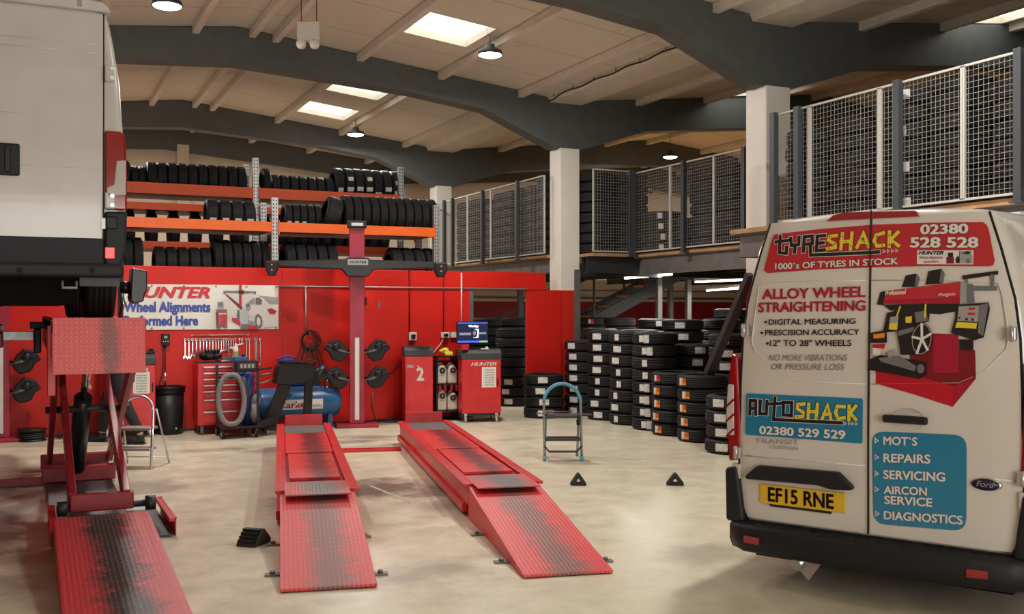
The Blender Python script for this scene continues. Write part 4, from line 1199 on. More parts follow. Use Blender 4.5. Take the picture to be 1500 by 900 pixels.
def socket(px, py, wpx, hpx, label, plug=True):
    p0 = wp(px - wpx / 2, py + hpx / 2); p1 = wp(px + wpx / 2, py - hpx / 2); w_, h_ = p1.x - p0.x, p1.z - p0.z
    t = thing('wall_socket', label, 'socket', (p0.x, WV, p0.z))
    mb = MB(); mb.box(0, w_, -.045, -.0005, 0, h_); mb.build('back_box', 'white_plastic', t, bevel=.005)
    if plug:
        mb = MB(); mb.box(w_ * .25, w_ * .75, -.085, -.045, h_ * .2, h_ * .75); mb.build('plug', 'black_plastic', t, bevel=.008)
    return t
socket(603.5, 493, 11, 12, 'square white socket with black plug left of the cabinet with the number')
socket(651, 491, 12, 8, 'white double socket with black plugs, left of the two by the monitor')
socket(664, 491, 10, 8, 'white socket without a plug, right of the two by the monitor', False)
# small grey tag on the wall
p = wp(555, 446); mb = MB(); mb.prism([(-.02, -.05), (.02, -.05), (.02, .02), (.0, .055), (-.02, .02)], -.006, -.0005); o = mb.build('wall_hook', 'steel_grey'); o.location = (p.x, WV, p.z)
tag(o, 'small grey pointed hook plate on the partition right of the tower', 'hook')
p = wp(535, 441); mb = MB(); mb.box(-.014, .014, -.03, -.0005, -.06, .06); o = mb.build('wall_switch', 'black_plastic', bevel=.004); o.location = (p.x, WV, p.z)
tag(o, 'small black switch on the partition beside the red tower post', 'switch')

# ---------------- hanging coil of cables
p = wp(452, 492)
t = thing('cable_coil', 'dark cables and air hose coiled over a hook below the grey conduit', 'cable', (p.x, WV, p.z))
mb = MB(); mb.bar((0, -.0005, .02), (0, -.07, .03), .02, .02); mb.bar((0, -.07, .02), (0, -.07, .06), .02, .015); mb.build('hook', 'steel_grey', t)
for k in range(3):
    r = .10 + .018 * k; mb = MB()
    mb.tube([(r * math.cos(a) + .01 * k, -.04 - .012 * k, -.07 + r * 1.05 * math.sin(a)) for a in [2 * PI * i / 20 for i in range(20)]], .009, 6, closed=True); mb.build('cable_loop', 'cable', t)
def wl(px, py, d): q = wp(px, py, d); return (q.x - p.x, -d, q.z - p.z)
for k, run in enumerate(([(444, 500), (438, 520), (430, 540), (424, 545)], [(448, 505), (442, 530), (446, 560), (452, 590), (455, 615)], [(452, 500), (462, 530), (458, 555), (451, 580), (450, 612)],
                 [(460, 500), (470, 520), (476, 545), (482, 560)], [(458, 498), (468, 530), (474, 560), (480, 580)], [(446, 500), (450, 525), (454, 548), (449, 575)], [(456, 503), (448, 535), (444, 545), (450, 552), (462, 530), (458, 508)])):
    mb = MB(); mb.tube([wl(x, y, .05 + .014 * k) for x, y in run], .008, 6); mb.build('hanging_cable', 'cable', t)

# ---------------- control box with a lead, waste bin
p0 = wp(236, 506.5); p1 = wp(248, 489)
t = thing('wall_gauge', 'small black digital inflator gauge box on the partition above the black bin', 'gauge', (p0.x, WV, p0.z))
w_, h_ = p1.x - p0.x, p1.z - p0.z
mb = MB(); mb.box(0, w_, -.06, -.0005, 0, h_); mb.build('gauge_body', 'black_plastic', t, bevel=.006)
mb = MB(); mb.box(w_ * .3, w_ * .7, -.0625, -.059, h_ * .62, h_ * .82); mb.build('display', mat('lcd', (.10, .22, .04), .3, emit=(.25, .5, .1), es=.35), t)
for i in range(3):
    mb = MB(); mb.cyl((w_ * (.22 + .28 * i), -.06, h_ * .36), (w_ * (.22 + .28 * i), -.066, h_ * .36), .006, 8); mb.build('button', 'white_plastic', t)
def gl(px, py, d): q = wp(px, py, d); return (q.x - p0.x, -d, q.z - p0.z)
mb = MB(); mb.tube([gl(240, 506, .03), gl(239, 530, .05), (gl(238, 548, .06)), gl(231, 572, .08), gl(226, 585, .10)], .008, 7); mb.build('lead', 'cable', t)
mb = MB(); mb.tube([gl(242.5, 506, .03), gl(242, 530, .05), gl(242, 560, .06)], .008, 7); mb.build('lead', 'cable', t)
mb = MB(); mb.tube([gl(242, 545, .055), gl(241.5, 568, .06)], .012, 8); mb.build('chuck', 'chrome', t)
P = byz(246, 637); d = Vector((P.x, P.y, 0)).normalized(); c = P + d * .19
c.y = min(c.y, 14.08)
t = thing('waste_bin', 'round black plastic bin standing left of the red tool cabinet', 'bin', c)
mb = MB(); mb.lathe([(0, 0), (.165, 0), (.172, .01), (.192, .54), (.178, .54), (.16, .02), (0, .02)], 30); mb.build('bin_body', 'black_plastic', t)
mb = MB(); mb.lathe([(.189, .535), (.205, .545), (.205, .60), (.212, .60), (.212, .63), (.196, .63), (.18, .62)], 30); mb.build('bin_rim', 'black_satin', t)
a = math.atan2(-c.y, -c.x) + .55
mb = MB(); mb.add([(.1745 * math.cos(a + s), .1745 * math.sin(a + s), z) for s in (-.05, .05) for z in (.07, .13)], [(0, 2, 3, 1)]); mb.build('bin_label', 'label_white', t)

# ---------------- red drawer cabinet with castors
P0, P1 = byz(281, 636), byz(331, 637)
cu = wp(263, 535, .0).x + .03
t = thing('tool_cabinet', 'red roller tool cabinet with seven silver-handled drawers below the spanners', 'tool cabinet', (1.99, 13.72, 0))
W, Dp = .68, .42
mb = MB(); mb.box(0, W, 0, Dp, .125, .93); mb.build('cabinet_body', 'red_paint', t, bevel=.012)
mb = MB(); mb.box(.01, W - .01, .01, Dp - .01, .93, .945); mb.build('top_mat', 'rubber_matt', t)
zs = [.895, .815, .735, .655, .575, .465, .31, .145]
for i in range(7):
    z1, z0 = zs[i], zs[i + 1] + .012
    mb = MB(); mb.box(.07, W - .02, -.014, .004, z0, z1); d_ = mb.build('drawer', 'red_paint', t, bevel=.004)
    mb = MB(); mb.box(.075, W - .025, -.026, -.013, z1 - .022, z1 - .004); mb.build('drawer_handle', 'alu', d_, bevel=.003)
for x in (.06, W - .06):
    for y in (.05, Dp - .05):
        mb = MB(); mb.cyl((x - .015, y, .055), (x + .015, y, .055), .055, 16); mb.bar((x, y, .055), (x, y, .125), .04, .05, (0, 1, 0)); mb.build('castor', 'steel_grey', t)
mb = MB(); mb.box(.10, .21, -.017, -.0145, .505, .525); mb.build('maker_plate', 'decal_grey', t)
# things on the cabinet
cz = .946
g0 = Vector((2.08, 13.82, cz))
mb = MB()
for i in range(9):
    mb.ball((rnd.uniform(0, .20), rnd.uniform(0, .16), .045 + rnd.uniform(0, .05)), rnd.uniform(.045, .06), 10, 7, (1.2, 1, .8))
for i in range(5):
    x = .03 + i * .04; mb.tube([(x, .05, .09), (x + .012, .03, .14), (x - .01, .02, .165)], [.018, .016, .01], 7)
o = mb.build('work_gloves', 'black_plastic'); o.location = g0; tag(o, 'heap of black work gloves on the red tool cabinet', 'gloves')
t = thing('spray_can', 'white and green spray can standing on the red tool cabinet', 'can', (2.50, 13.86, cz))
mb = MB(); mb.lathe([(0, 0), (.034, 0), (.036, .008), (.036, .17), (.026, .195), (.0, .195)], 20); mb.build('can_body', 'white_plastic', t)
mb = MB(); mb.lathe([(.0365, .05), (.0365, .13)], 20); mb.build('can_label', 'green_label', t)
mb = MB(); mb.lathe([(0, .195), (.014, .195), (.014, .225), (0, .228)], 12); mb.build('nozzle', 'white_plastic', t)
mb = MB(); mb.box(2.30, 2.62, 13.76, 13.8, cz, cz + .02); mb.bar((2.3, 13.78, cz + .01), (2.24, 13.86, cz + .02), .03, .02); o = mb.build('air_ratchet', 'chrome', bevel=.004)
tag(o, 'chrome tool lying along the front edge of the red tool cabinet', 'tool')
mb = MB(); mb.box(2.34, 2.60, 13.90, 14.05, cz, cz + .04); mb.bar((2.36, 13.95, cz + .05), (2.6, 13.98, cz + .05), .03, .02); o = mb.build('tool_tray', 'steel_grey', bevel=.004)
tag(o, 'grey tray with tools at the back of the red tool cabinet', 'tray')

# ---------------- row of spanners and other hand tools on the partition
rail0, rail1 = wp(281, 491.5), wp(363, 491.5)
mb = MB(); mb.tube([(0, -.012, 0), (rail1.x - rail0.x, -.012, 0)], .006, 6); mb.bar((0, -.0005, 0), (0, -.02, 0), .015, .015); mb.bar((rail1.x - rail0.x, -.0005, 0), (rail1.x - rail0.x, -.02, 0), .015, .015)
o = mb.build('tool_rail', 'galv'); o.location = (rail0.x, WV, rail0.z); tag(o, 'thin metal rail on the partition above the row of spanners', 'rail')
def spanner(px, y0, y1, w_px, label, group, ring=True):
    a, b = wp(px, y1), wp(px, y0); L_ = b.z - a.z; w = w_px * .009
    t = thing('spanner', label, 'spanner', (a.x, WV - .012, a.z), 0, group)
    mb = MB(); mb.box(-w * .30, w * .30, -.006, .004, w * 1.0, L_ - w * .8); mb.build('shank', 'chrome', t, bevel=.002)
    mb = MB(); mb.lathe([(w * .45, -.006), (w * .95, -.006), (w * .95, .006), (w * .45, .006)], 14, Matrix.Translation((0, 0, L_ - w * .7)) @ Matrix.Rotation(PI / 2, 4, 'X'), closed=True); mb.build('ring_end', 'chrome', t)
    if ring:
        mb = MB(); mb.prism([(-w * .35, w * 1.5), (-w * 1.15, w * .7), (-w * .9, -w * .4), (-w * .45, -w * .2), (-w * .4, w * .5), (w * .2, w * .55), (w * .5, -w * .15), (w * .95, -w * .1), (w * 1.1, w * .7), (w * .35, w * 1.5)], -.006, .004); mb.build('open_end', 'chrome', t)
    else:
        mb = MB(); mb.lathe([(w * .4, -.006), (w * .85, -.006), (w * .85, .006), (w * .4, .006)], 14, Matrix.Translation((0, 0, w * .6)) @ Matrix.Rotation(PI / 2, 4, 'X'), closed=True); mb.build('ring_end', 'chrome', t)
    return t
xs = [271, 276.5, 282, 287.5, 293, 298, 302.5, 307, 311.5, 316, 320, 324, 327.5, 331, 334.5, 338, 341.5, 344.5, 350.5, 354]
ls = [525, 526, 522, 523, 524, 521, 526, 520, 523, 519, 518, 516, 515, 514, 521, 511, 511, 510, 506, 505]
for i, (x, y) in enumerate(zip(xs, ls)):
    spanner(x, 496.5, y, 2.7 - .05 * i, '%s chrome spanner from the left in the hanging row' % NTH[i], 'spanners in the row on the partition')
for i, x in enumerate((361, 365, 373.5, 375.5, 381)):
    spanner(x, 496, 531 if i < 4 else 535, 2.3, '%s from the left of five long ring spanners right of the pliers' % NTH[i], 'long ring spanners on the partition', False)
p = wp(346, 516)
t = thing('locking_pliers', 'chrome locking pliers hanging open between short and long spanners', 'pliers', (p.x, WV - .012, p.z))
mb = MB(); mb.tube([(.0, 0, .06), (-.02, 0, .0), (-.06, 0, -.07), (-.09, 0, -.10)], .010, 8); mb.build('plier_handle', 'chrome', t)
mb = MB(); mb.tube([(.01, 0, .06), (.02, 0, .0), (.035, 0, -.09), (.04, 0, -.12)], .010, 8); mb.build('plier_handle', 'chrome', t)
mb = MB(); mb.prism([(-.015, .05), (-.025, .09), (-.01, .115), (.015, .115), (.02, .09), (.02, .05)], -.007, .007); mb.build('plier_jaw', 'chrome', t, bevel=.002)

# ---------------- black service trolley with grey hose
P = byz(325, 640)
t = thing('gas_trolley', 'black service trolley with coiled grey hose in front of the red tool cabinet', 'trolley', (2.22, 13.20, 0))
W, Dp = .44, .42
for x in (0, W):
    for y in (0, Dp):
        if x == 0 and y == 0: continue
        mb = MB(); mb.bar((x, y, .12), (x, y, .86 if y == 0 else .92), .03, .03, (0, 1, 0)); mb.build('upright', 'black_satin', t)
mb = MB(); mb.box(-.02, W + .05, -.02, Dp + .05, .12, .15); mb.build('base_tray', 'black_satin', t, bevel=.006)
mb = MB(); mb.bar((W, 0, .15), (W + .28, .16, .2), .03, .09); mb.build('base_arm', 'black_satin', t)
mb = MB(); mb.box(-.01, W, .2, Dp, .74, .78); mb.build('top_tray', 'black_satin', t, bevel=.006)
for x, y in ((.0, .0), (W - .02, .0), (W + .03, Dp), (.0, Dp)):
    mb = MB(); mb.cyl((x - .016, y, .06), (x + .016, y, .06), .06, 16); mb.bar((x, y, .06), (x, y, .125), .035, .045, (0, 1, 0)); mb.build('castor', 'black_plastic', t)
    mb = MB(); mb.cyl((x - .018, y - .005, .06), (x - .014, y - .005, .06), .03, 12); mb.build('castor_hub', 'alu', t)
mb = MB(); mb.box(.16, .44, -.02, .10, .84, .98); mb.build('meter_box', 'black_plastic', t, bevel=.012)
mb = MB(); mb.box(.20, .41, -.026, -.019, .88, .95); mb.build('meter_display', 'grey_plastic', t)
mb = MB()
for i in range(4): mb.box(.215 + .047 * i, .245 + .047 * i, -.029, -.025, .89, .94)
mb.build('meter_digits', 'decal_mid', t)
pts = []
for i in range(30):
    a = 2 * PI * i / 30; x = .10 + .16 * math.copysign(abs(math.cos(a)) ** .8, math.cos(a)) ; z = .50 + .31 * math.sin(a); pts.append((x, -.05 + .02 * math.sin(a), z))
mb = MB(); mb.tube(pts, .034, 12, closed=True); mb.build('grey_hose', 'hose_grey', t)
mb = MB(); mb.tube([(.24, -.05, .78), (.27, -.04, .68), (.29, -.05, .55)], .028, 8); mb.build('hose_tail', 'grey_plastic', t)
mb = MB(); mb.tube([(.40, .06, .86), (.5, .05, .87), (.62, .05, .88)], .014, 8); mb.build('push_handle', 'black_satin', t)
def bottle(loc, r, h, m, label, lab=None):
    t = thing('gas_cylinder', label, 'cylinder', loc)
    mb = MB(); mb.lathe([(0, 0), (r, 0), (r, h * .78), (r * .7, h * .9), (r * .3, h * .95), (0, h * .95)], 22); mb.build('cylinder_body', m, t)
    mb = MB(); mb.lathe([(0, h * .94), (r * .25, h * .94), (r * .25, h), (0, h)], 12); mb.build('valve', 'alu', t)
    if lab:
        mb = MB(); mb.add([(r * 1.01 * math.cos(-PI / 2 + s), r * 1.01 * math.sin(-PI / 2 + s), z) for s in (-.3, .3) for z in (h * .5, h * .62)], [(0, 2, 3, 1)]); mb.build('round_label', 'plate_yellow', t)
bottle((2.58, 13.42, .151), .075, .74, 'deep_blue', 'dark blue gas cylinder with yellow label strapped on the black trolley', True)
t = thing('blue_canister', 'blue plastic canister standing on top of the black service trolley', 'canister', (2.56, 13.52, .781))
t.location = (2.50, 13.54, .781)
mb = MB(); mb.box(-.09, .09, -.06, .06, 0, .24); mb.build('canister_body', 'tank_blue', t, bevel=.02)
mb = MB(); mb.cyl((.04, 0, .24), (.04, 0, .27), .022, 12); mb.build('canister_cap', 'black_plastic', t)
mb = MB(); mb.ball((2.66, 13.32, .46), .06, 10, 8, (1, .8, 1.6)); mb.tube([(2.64, 13.30, .42), (2.62, 13.3, .3), (2.66, 13.3, .2)], [.04, .05, .06], 8); o = mb.build('rag', 'hose_grey'); tag(o, 'grey rag hanging beside the blue gas cylinder on the trolley', 'rag')

# ---------------- black headlamp tester stand and blue compressor
t = thing('headlamp_tester', 'black angular tester stand on small castors in front of the blue compressor', 'tester', (3.02, 13.45, 0))
mb = MB(); mb.bar((-.18, 0, .08), (.08, .02, .72), .17, .05, (0, 1, 0)); mb.build('raking_leg', 'black_satin', t, bevel=.01)
mb = MB(); mb.bar((.34, .03, .10), (.37, .03, .74), .11, .06, (0, 1, 0)); mb.build('column', 'black_satin', t, bevel=.01)
mb = MB(); mb.prism([(-.10, .66), (-.06, .90), (.02, .95), (.42, .90), (.46, .80), (.40, .70), (.10, .64)], -.10, .16); mb.build('tester_head', 'black_plastic', t, bevel=.015)
mb = MB(); mb.box(-.02, .44, -.12, .18, .935, .955); mb.build('head_top', 'black_satin', t, bevel=.006)
mb = MB(); mb.lathe([(0, 0), (.085, 0), (.095, .03), (.085, .06), (0, .06)], 22, Matrix.Translation((.50, -.05, .78)) @ Matrix.Rotation(PI / 2, 4, 'X')); mb.build('round_lens', 'black_satin', t)
mb = MB(); mb.tube([(-.10, .0, .80), (-.22, -.03, .79), (-.30, -.03, .77)], .012, 8); mb.build('side_arm', 'steel_grey', t)
mb = MB(); mb.tube([(-.10, .0, .73), (-.24, -.03, .68), (-.36, -.03, .67)], .010, 8); mb.build('side_arm', 'steel_grey', t)
mb = MB(); mb.box(-.24, .42, -.08, .0, .06, .10); mb.build('foot_bar', 'black_satin', t, bevel=.006)
for x in (-.2, .0, .38):
    mb = MB(); mb.cyl((x - .014, -.05, .04), (x + .014, -.05, .04), .04, 14); mb.build('castor', 'alu', t)
mb = MB(); mb.box(2.98, 3.16, 13.38, 13.58, .956, .985); mb.tube([(3.0, 13.42, .99), (3.1, 13.46, 1.02), (3.2, 13.45, .99)], .014, 8); o = mb.build('jump_lead_pack', 'deep_blue', bevel=.01); tag(o, 'blue lead and tool pack lying on top of the black tester head', 'leads')
t = thing('air_compressor', 'blue horizontal tank compressor with white label against the red partition', 'compressor', (3.35, 13.95, .0))
mb = MB(); mb.lathe([(0, -.60), (.10, -.595), (.18, -.56), (.205, -.50), (.205, .50), (.18, .56), (.10, .595), (0, .60)], 30, Matrix.Translation((0, 0, .36)) @ Matrix.Rotation(PI / 2, 4, 'Y')); mb.build('air_tank', 'tank_blue', t)
for x in (-.45, .42):
    mb = MB(); mb.box(x - .03, x + .03, -.15, .15, .0, .20); mb.build('tank_foot', 'tank_blue', t)
mb = MB(); mb.box(-.22, .34, -.13, .13, .50, .58); mb.build('motor_plate', 'tank_blue', t, bevel=.008)
mb = MB(); mb.lathe([(0, -.14), (.09, -.14), (.10, -.12), (.10, .12), (.09, .14), (0, .14)], 20, Matrix.Translation((.0, 0, .66)) @ Matrix.Rotation(PI / 2, 4, 'Y')); mb.build('motor', 'deep_blue', t)
mb = MB(); mb.box(.12, .30, -.09, .09, .54, .74); mb.build('pump_head', 'black_plastic', t, bevel=.015)
mb = MB(); mb.box(-.12, .24, -.12, .10, .76, .86); mb.build('belt_guard', 'deep_blue', t, bevel=.02)
mb = MB(); mb.cyl((.30, -.1, .80), (.34, -.1, .80), .07, 16); mb.build('air_filter', 'tank_blue', t)
def tank(x, a, off):   # angle a from the front of the tank, upward
    r = .205 + off; return (x, -r * math.cos(a), .36 + r * math.sin(a))
mb = MB(); vs = []
for i in range(7):
    a = -.40 + .66 * i / 6; vs += [tank(-.36, a, .003), tank(.30, a, .003)]
mb.add(vs, [(2 * i, 2 * i + 1, 2 * i + 3, 2 * i + 2) for i in range(6)], True); lab = mb.build('tank_label', 'decal_white', t)
ft = lambda x, z, o: tank(x, z, .006)
mb = MB(); lay_text(mb, 'Clarke', ft, -.34, .06, -.26, -.26, .40, 0, bold=.03); mb.build('lettering', 'letter_red', lab)
mb = MB(); lay_text(mb, 'INDUSTRIAL', ft, .09, .28, -.24, -.24, .13, 0, bold=.005); mb.build('lettering', 'decal_grey', lab)
mb = MB(); mb.cyl((.40, -.04, .50), (.40, -.04, .62), .02, 10); mb.ball((.40, -.06, .66), .032, 12, 8); mb.build('pressure_gauge', 'chrome', t)
mb = MB(); mb.tube([(.40, -.04, .55), (.5, -.1, .45), (.58, -.12, .38), (.52, -.16, .32), (.40, -.2, .36)], .008, 7); mb.build('air_line', 'cable', t)
P = byz(398, 632)
mb = MB()
for i in range(9): mb.ball((rnd.uniform(-.09, .09), rnd.uniform(-.05, .05), rnd.uniform(.02, .10)), rnd.uniform(.022, .036), 8, 6, (1.5, 1, .8))
mb.box(-.11, .11, -.05, .05, 0, .045)
o = mb.build('strap_bundle', 'olive'); o.location = P; tag(o, 'olive and yellow strap bundle on the floor behind the left runway', 'strap')

# ---------------- alignment camera tower with four wheel clamps
P = byz(523, 626)
t = thing('camera_tower', 'tall maroon post with black cross beam and white scale behind the runways', 'alignment tower', (P.x, P.y, 0), LA)
pw = .105; TZ = EYE + (455 - 328) / FPX * 14.55
mb = MB(); mb.box(-.29, .29, -.12, .16, 0, .05); mb.build('base_plate', 'maroon', t, bevel=.01)
mb = MB(); mb.box(-pw, pw, 0, .12, .05, TZ - .05); mb.build('post', 'maroon', t, bevel=.008)
mb = MB(); mb.box(-.03, .03, -.012, .0, .10, 1.24); mb.build('scale_strip', 'white_plastic', t, bevel=.002)
mb = MB(); mb.box(-.13, .13, -.05, .15, TZ - .085, TZ + .01); hd = mb.build('top_cap', 'black_satin', t, bevel=.012)
mb = MB(); mb.box(-.08, .08, -.055, -.049, TZ - .06, TZ - .02); mb.build('cap_label', 'pale_blue_panel', t)
zb_ = EYE + (455 - 391) / FPX * 14.45
mb = MB(); BWd = 1.235
mb.prism([(-BWd, zb_ + .055), (-.16, zb_ + .085), (-.15, zb_ + .11), (.15, zb_ + .11), (.16, zb_ + .085), (BWd, zb_ + .055), (BWd, zb_ - .02), (BWd - .14, zb_ - .02), (.22, zb_ - .055), (.14, zb_ - .15), (-.14, zb_ - .15), (-.22, zb_ - .055), (-BWd + .14, zb_ - .02), (-BWd, zb_ - .02)], -.16, -.0)
mb.build('cross_beam', 'black_satin', t, bevel=.02, seg=3)
for s in (-1, 1):
    mb = MB(); x = s * (BWd - .085)
    mb.prism([(x - .09, zb_ + .05), (x + .09, zb_ + .05), (x + .085, zb_ - .06), (x + .045, zb_ - .15), (x - .045, zb_ - .15), (x - .085, zb_ - .06)], -.20, -.02); h_ = mb.build('camera_head', 'black_plastic', t, bevel=.015)
    for dz in (-.0, -.07):
        mb = MB(); mb.cyl((x, -.20, zb_ + dz), (x, -.206, zb_ + dz), .010, 10); mb.build('indicator_light', 'glow_red', h_)
mb = MB(); mb.box(-.14, .14, -.168, -.158, zb_ + .005, zb_ + .085); bd = mb.build('badge', 'decal_mid', t, bevel=.004)
mb = MB(); lay_text(mb, 'HUNTER', lambda x, z, o: (x, -.1695, z), -.115, .115, zb_ + .03, zb_ + .03, .032, 0, bold=.03, shear=.25); mb.build('lettering', 'ink', bd)
def clamp(loc, rz, s, label):
    """wheel clamp: black shovel-shaped target housing with claws"""
    t = thing('wheel_clamp', label, 'wheel clamp', loc, rz, 'black wheel clamps hung on the alignment towers')
    mb = MB(); mb.prism([(.0, -.02), (s * .05, .08), (s * .14, .17), (s * .26, .14), (s * .34, .03), (s * .27, -.02), (s * .22, -.12), (s * .10, -.15), (s * .03, -.09)], -.13, -.03); mb.build('clamp_body', 'black_plastic', t, bevel=.018)
    mb = MB(); mb.lathe([(0, 0), (.05, 0), (.055, .02), (.04, .04), (0, .04)], 16, Matrix.Translation((s * .17, -.13, .06)) @ Matrix.Rotation(PI / 2, 4, 'X')); mb.build('locking_knob', 'black_satin', t)
    mb = MB(); mb.tube([(s * -.03, -.08, -.03), (s * .06, -.15, -.01), (s * .16, -.15, .02)], .012, 8); mb.build('lever', 'steel_grey', t)
    mb = MB(); mb.bar((s * .03, -.14, .0), (s * .30, -.14, .10), .02, .02); mb.build('slide_bar', 'black_satin', t)
    mb = MB(); mb.bar((0, -.04, .0), (s * -.06, .03, .03), .03, .03); mb.build('hanger', 'black_satin', t)
    return t
Rt = Matrix.Rotation(LA, 2)
for (z, s, lb) in ((1.06, 1, 'upper black wheel clamp right of the red tower post'), (.68, 1, 'lower black wheel clamp right of the red tower post'), (1.06, -1, 'upper black wheel clamp left of the red tower post'), (.68, -1, 'lower black wheel clamp left of the red tower post')):
    off = Rt @ Vector((s * (pw + .015), .04)); clamp((P.x + off.x, P.y + off.y, z), LA, s, lb)
mb = MB()
for k in range(4):
    mb.tube([(rnd.uniform(-.3, .5) + .1 * i * (1 if k % 2 else -.4), .05 * k + .05 * math.sin(i * 1.2 + k), .012 + .01 * k) for i in range(9)], .010, 6)
o = mb.build('floor_cables', 'cable'); q = byz(497, 612); o.location = (q.x, min(q.y, 14.0), 0); tag(o, 'black cables lying on the floor left of the tower base', 'cable')
mb = MB()
for k in range(3):
    mb.tube([(-.5 + .17 * i, .05 * k + .04 * math.sin(i * .9 + k * 2), .010 + .008 * k) for i in range(9)], .008, 6)
o = mb.build('floor_cables', 'cable'); q = byz(572, 617); o.location = (q.x, min(q.y, 14.1), 0); tag(o, 'dark cables lying along the partition foot right of the tower', 'cable')

# ---------------- second tower at the left edge, with two clamps and a cable reel
P = byz(1, 646); P.y = min(P.y, 14.10)
t = thing('camera_tower', 'maroon tower post at the left edge of the photo behind the raised lift', 'alignment tower', (P.x, P.y, 0), 0)
mb = MB(); mb.box(-.26, .26, -.12, .16, 0, .05); mb.build('base_plate', 'maroon', t, bevel=.01)
mb = MB(); mb.box(-pw, pw, 0, .12, .05, 3.0); mb.build('post', 'maroon', t, bevel=.008)
mb = MB(); mb.box(-.03, .03, -.012, .0, .10, 1.24); mb.build('scale_strip', 'white_plastic', t, bevel=.002)
for (z, lb) in ((.98, 'upper black wheel clamp on the tower at the left edge'), (.62, 'lower black wheel clamp on the tower at the left edge')):
    clamp((P.x + pw + .015, P.y + .04, z), 0, 1, lb)
P = byz(43, 649)
t = thing('cable_reel', 'low black cable reel on the floor beside the left edge tower', 'cable reel', P + Vector((.03, .2, 0)))
mb = MB(); mb.lathe([(.0, 0), (.17, 0), (.17, .015), (.13, .03), (.13, .11), (.17, .13), (.17, .15), (.10, .15), (0, .15)], 28); mb.build('reel', 'black_plastic', t)
for k in range(3):
    mb = MB(); mb.tube([((.145) * math.cos(a), .145 * math.sin(a), .045 + .026 * k) for a in [2 * PI * i / 24 for i in range(24)]], .013, 6, closed=True); mb.build('wound_cable', 'cable', t)
mb = MB(); mb.tube([(P.x + .20, P.y + .2, .06), (P.x + .36, P.y + .2, .02), (P.x + .42, P.y + .25, .25), (P.x + .34, P.y + .28, .7), (P.x + .30, 14.22, .98)], .010, 7)
o = mb.build('hanging_lead', 'cable'); tag(o, 'dark lead rising from the cable reel to the partition at left', 'cable')

# ---------------- alignment cabinets
def cabinet(loc, rz, label, W, Dp, H, number=None, hunter=False, monitor=False, castors=False, notice=False):
    t = thing('alignment_cabinet', label, 'cabinet', loc, rz)
    z0 = .13 if castors else .0
    mb = MB(); mb.box(0, W, 0, Dp, z0, H - .14); mb.build('cabinet_body', 'red_paint', t, bevel=.012)
    mb = MB(); mb.prism([(0, H - .14), (0, H - .045), (.05, H), (Dp + .0, H), (Dp, H - .14)], -.01, W + .01, T=Matrix(((0, 1, 0, 0), (1, 0, 0, -.02 if False else 0), (0, 0, 1, 0), (0, 0, 0, 1)))); mb.build('cabinet_top', 'grey_plastic', t, bevel=.012)
    return t
# plain console marked 2
q0 = byz(595, 614); q1 = byz(634, 614); 
W2 = .405; u0 = byv(593.5, 560, 13.85).x
t = cabinet((u0, 13.86, 0), LA, 'narrow red console cabinet marked with a cream number two', W2, .36, 1.10)
fw = lambda x, z, o: (x, -.004 - o, z)
mb = MB(); lay_text(mb, '2', fw, .165, .275, .62, .62, .175, 0, bold=.05); mb.build('lettering', 'canister', t)
mb = MB(); mb.box(.03, .12, -.005, -.0005, .80, .84); mb.build('data_plate', 'decal_mid', t)
mb = MB(); mb.box(.18, .20, -.006, -.0005, .81, .83); mb.build('key_lock', 'alu', t)
# shelf rack with canisters
u0 = byv(636, 560, 14.0).x
t = thing('canister_shelf', 'low black shelf unit between the two red alignment cabinets', 'shelf', (u0, 13.92, 0))
SW = .385
for z in (.13, .52, .93):
    mb = MB(); mb.box(0, SW, 0, .34, z, z + .022); mb.build('shelf_board', 'black_satin', t, bevel=.004)
for x in (0, SW - .03):
    mb = MB(); mb.box(x, x + .03, 0, .34, 0, .95); mb.build('shelf_side', 'black_satin', t)
for x in (.06, .14, .24, .32):
    mb = MB(); mb.box(x - .02, x + .02, -.004, .0, .44, .53); mb.build('red_tag', 'red_dark', t)
def canister(x, z, wd, h, label, tilt=0):
    t = thing('washer_canister', label, 'canister', (u0 + x, 14.06, z), tilt, 'cream plastic canisters on the black shelf')
    mb = MB(); mb.prism([(-wd / 2, 0), (wd / 2, 0), (wd / 2, h * .62), (wd * .28, h * .92), (-wd * .28, h * .92), (-wd / 2, h * .62)], -.10, .10); mb.build('canister_body', 'canister', t, bevel=.025, seg=3)
    mb = MB(); mb.lathe([(.02, -.012), (.042, -.012), (.042, .012), (.02, .012)], 14, Matrix.Translation((0, -.105, h * .66)) @ Matrix.Rotation(PI / 2, 4, 'X'), closed=True); mb.build('canister_cap', 'black_plastic', t)
    mb = MB(); mb.tube([(-wd * .25, 0, h * .9), (-wd * .1, 0, h * .99), (wd * .15, 0, h * .99), (wd * .28, 0, h * .88)], .012, 8); mb.build('canister_grip', 'canister', t)
canister(.11, .543, .15, .30, 'cream canister with black cap, left one on the upper black shelf')
canister(.275, .543, .15, .30, 'cream canister with black cap, right one on the upper black shelf')
canister(.11, .153, .15, .33, 'taller cream canister, left one on the lower black shelf')
canister(.28, .153, .16, .28, 'cream canister, right one on the lower black shelf')
mb = MB()
for i in range(6): mb.ball((rnd.uniform(-.06, .06), rnd.uniform(-.04, .04), .03 + .012 * i), .045, 9, 7, (1.2, 1, .6))
for i in range(4): mb.tube([(-.03 + .028 * i, -.04, .05), (-.045 + .03 * i, -.09, .03), (-.055 + .032 * i, -.11, .0)], [.016, .014, .009], 7)
o = mb.build('work_gloves', 'yellow_rag'); o.location = (u0 + .22, 14.06, .955); tag(o, 'yellow work gloves lying on top of the black canister shelf', 'gloves')
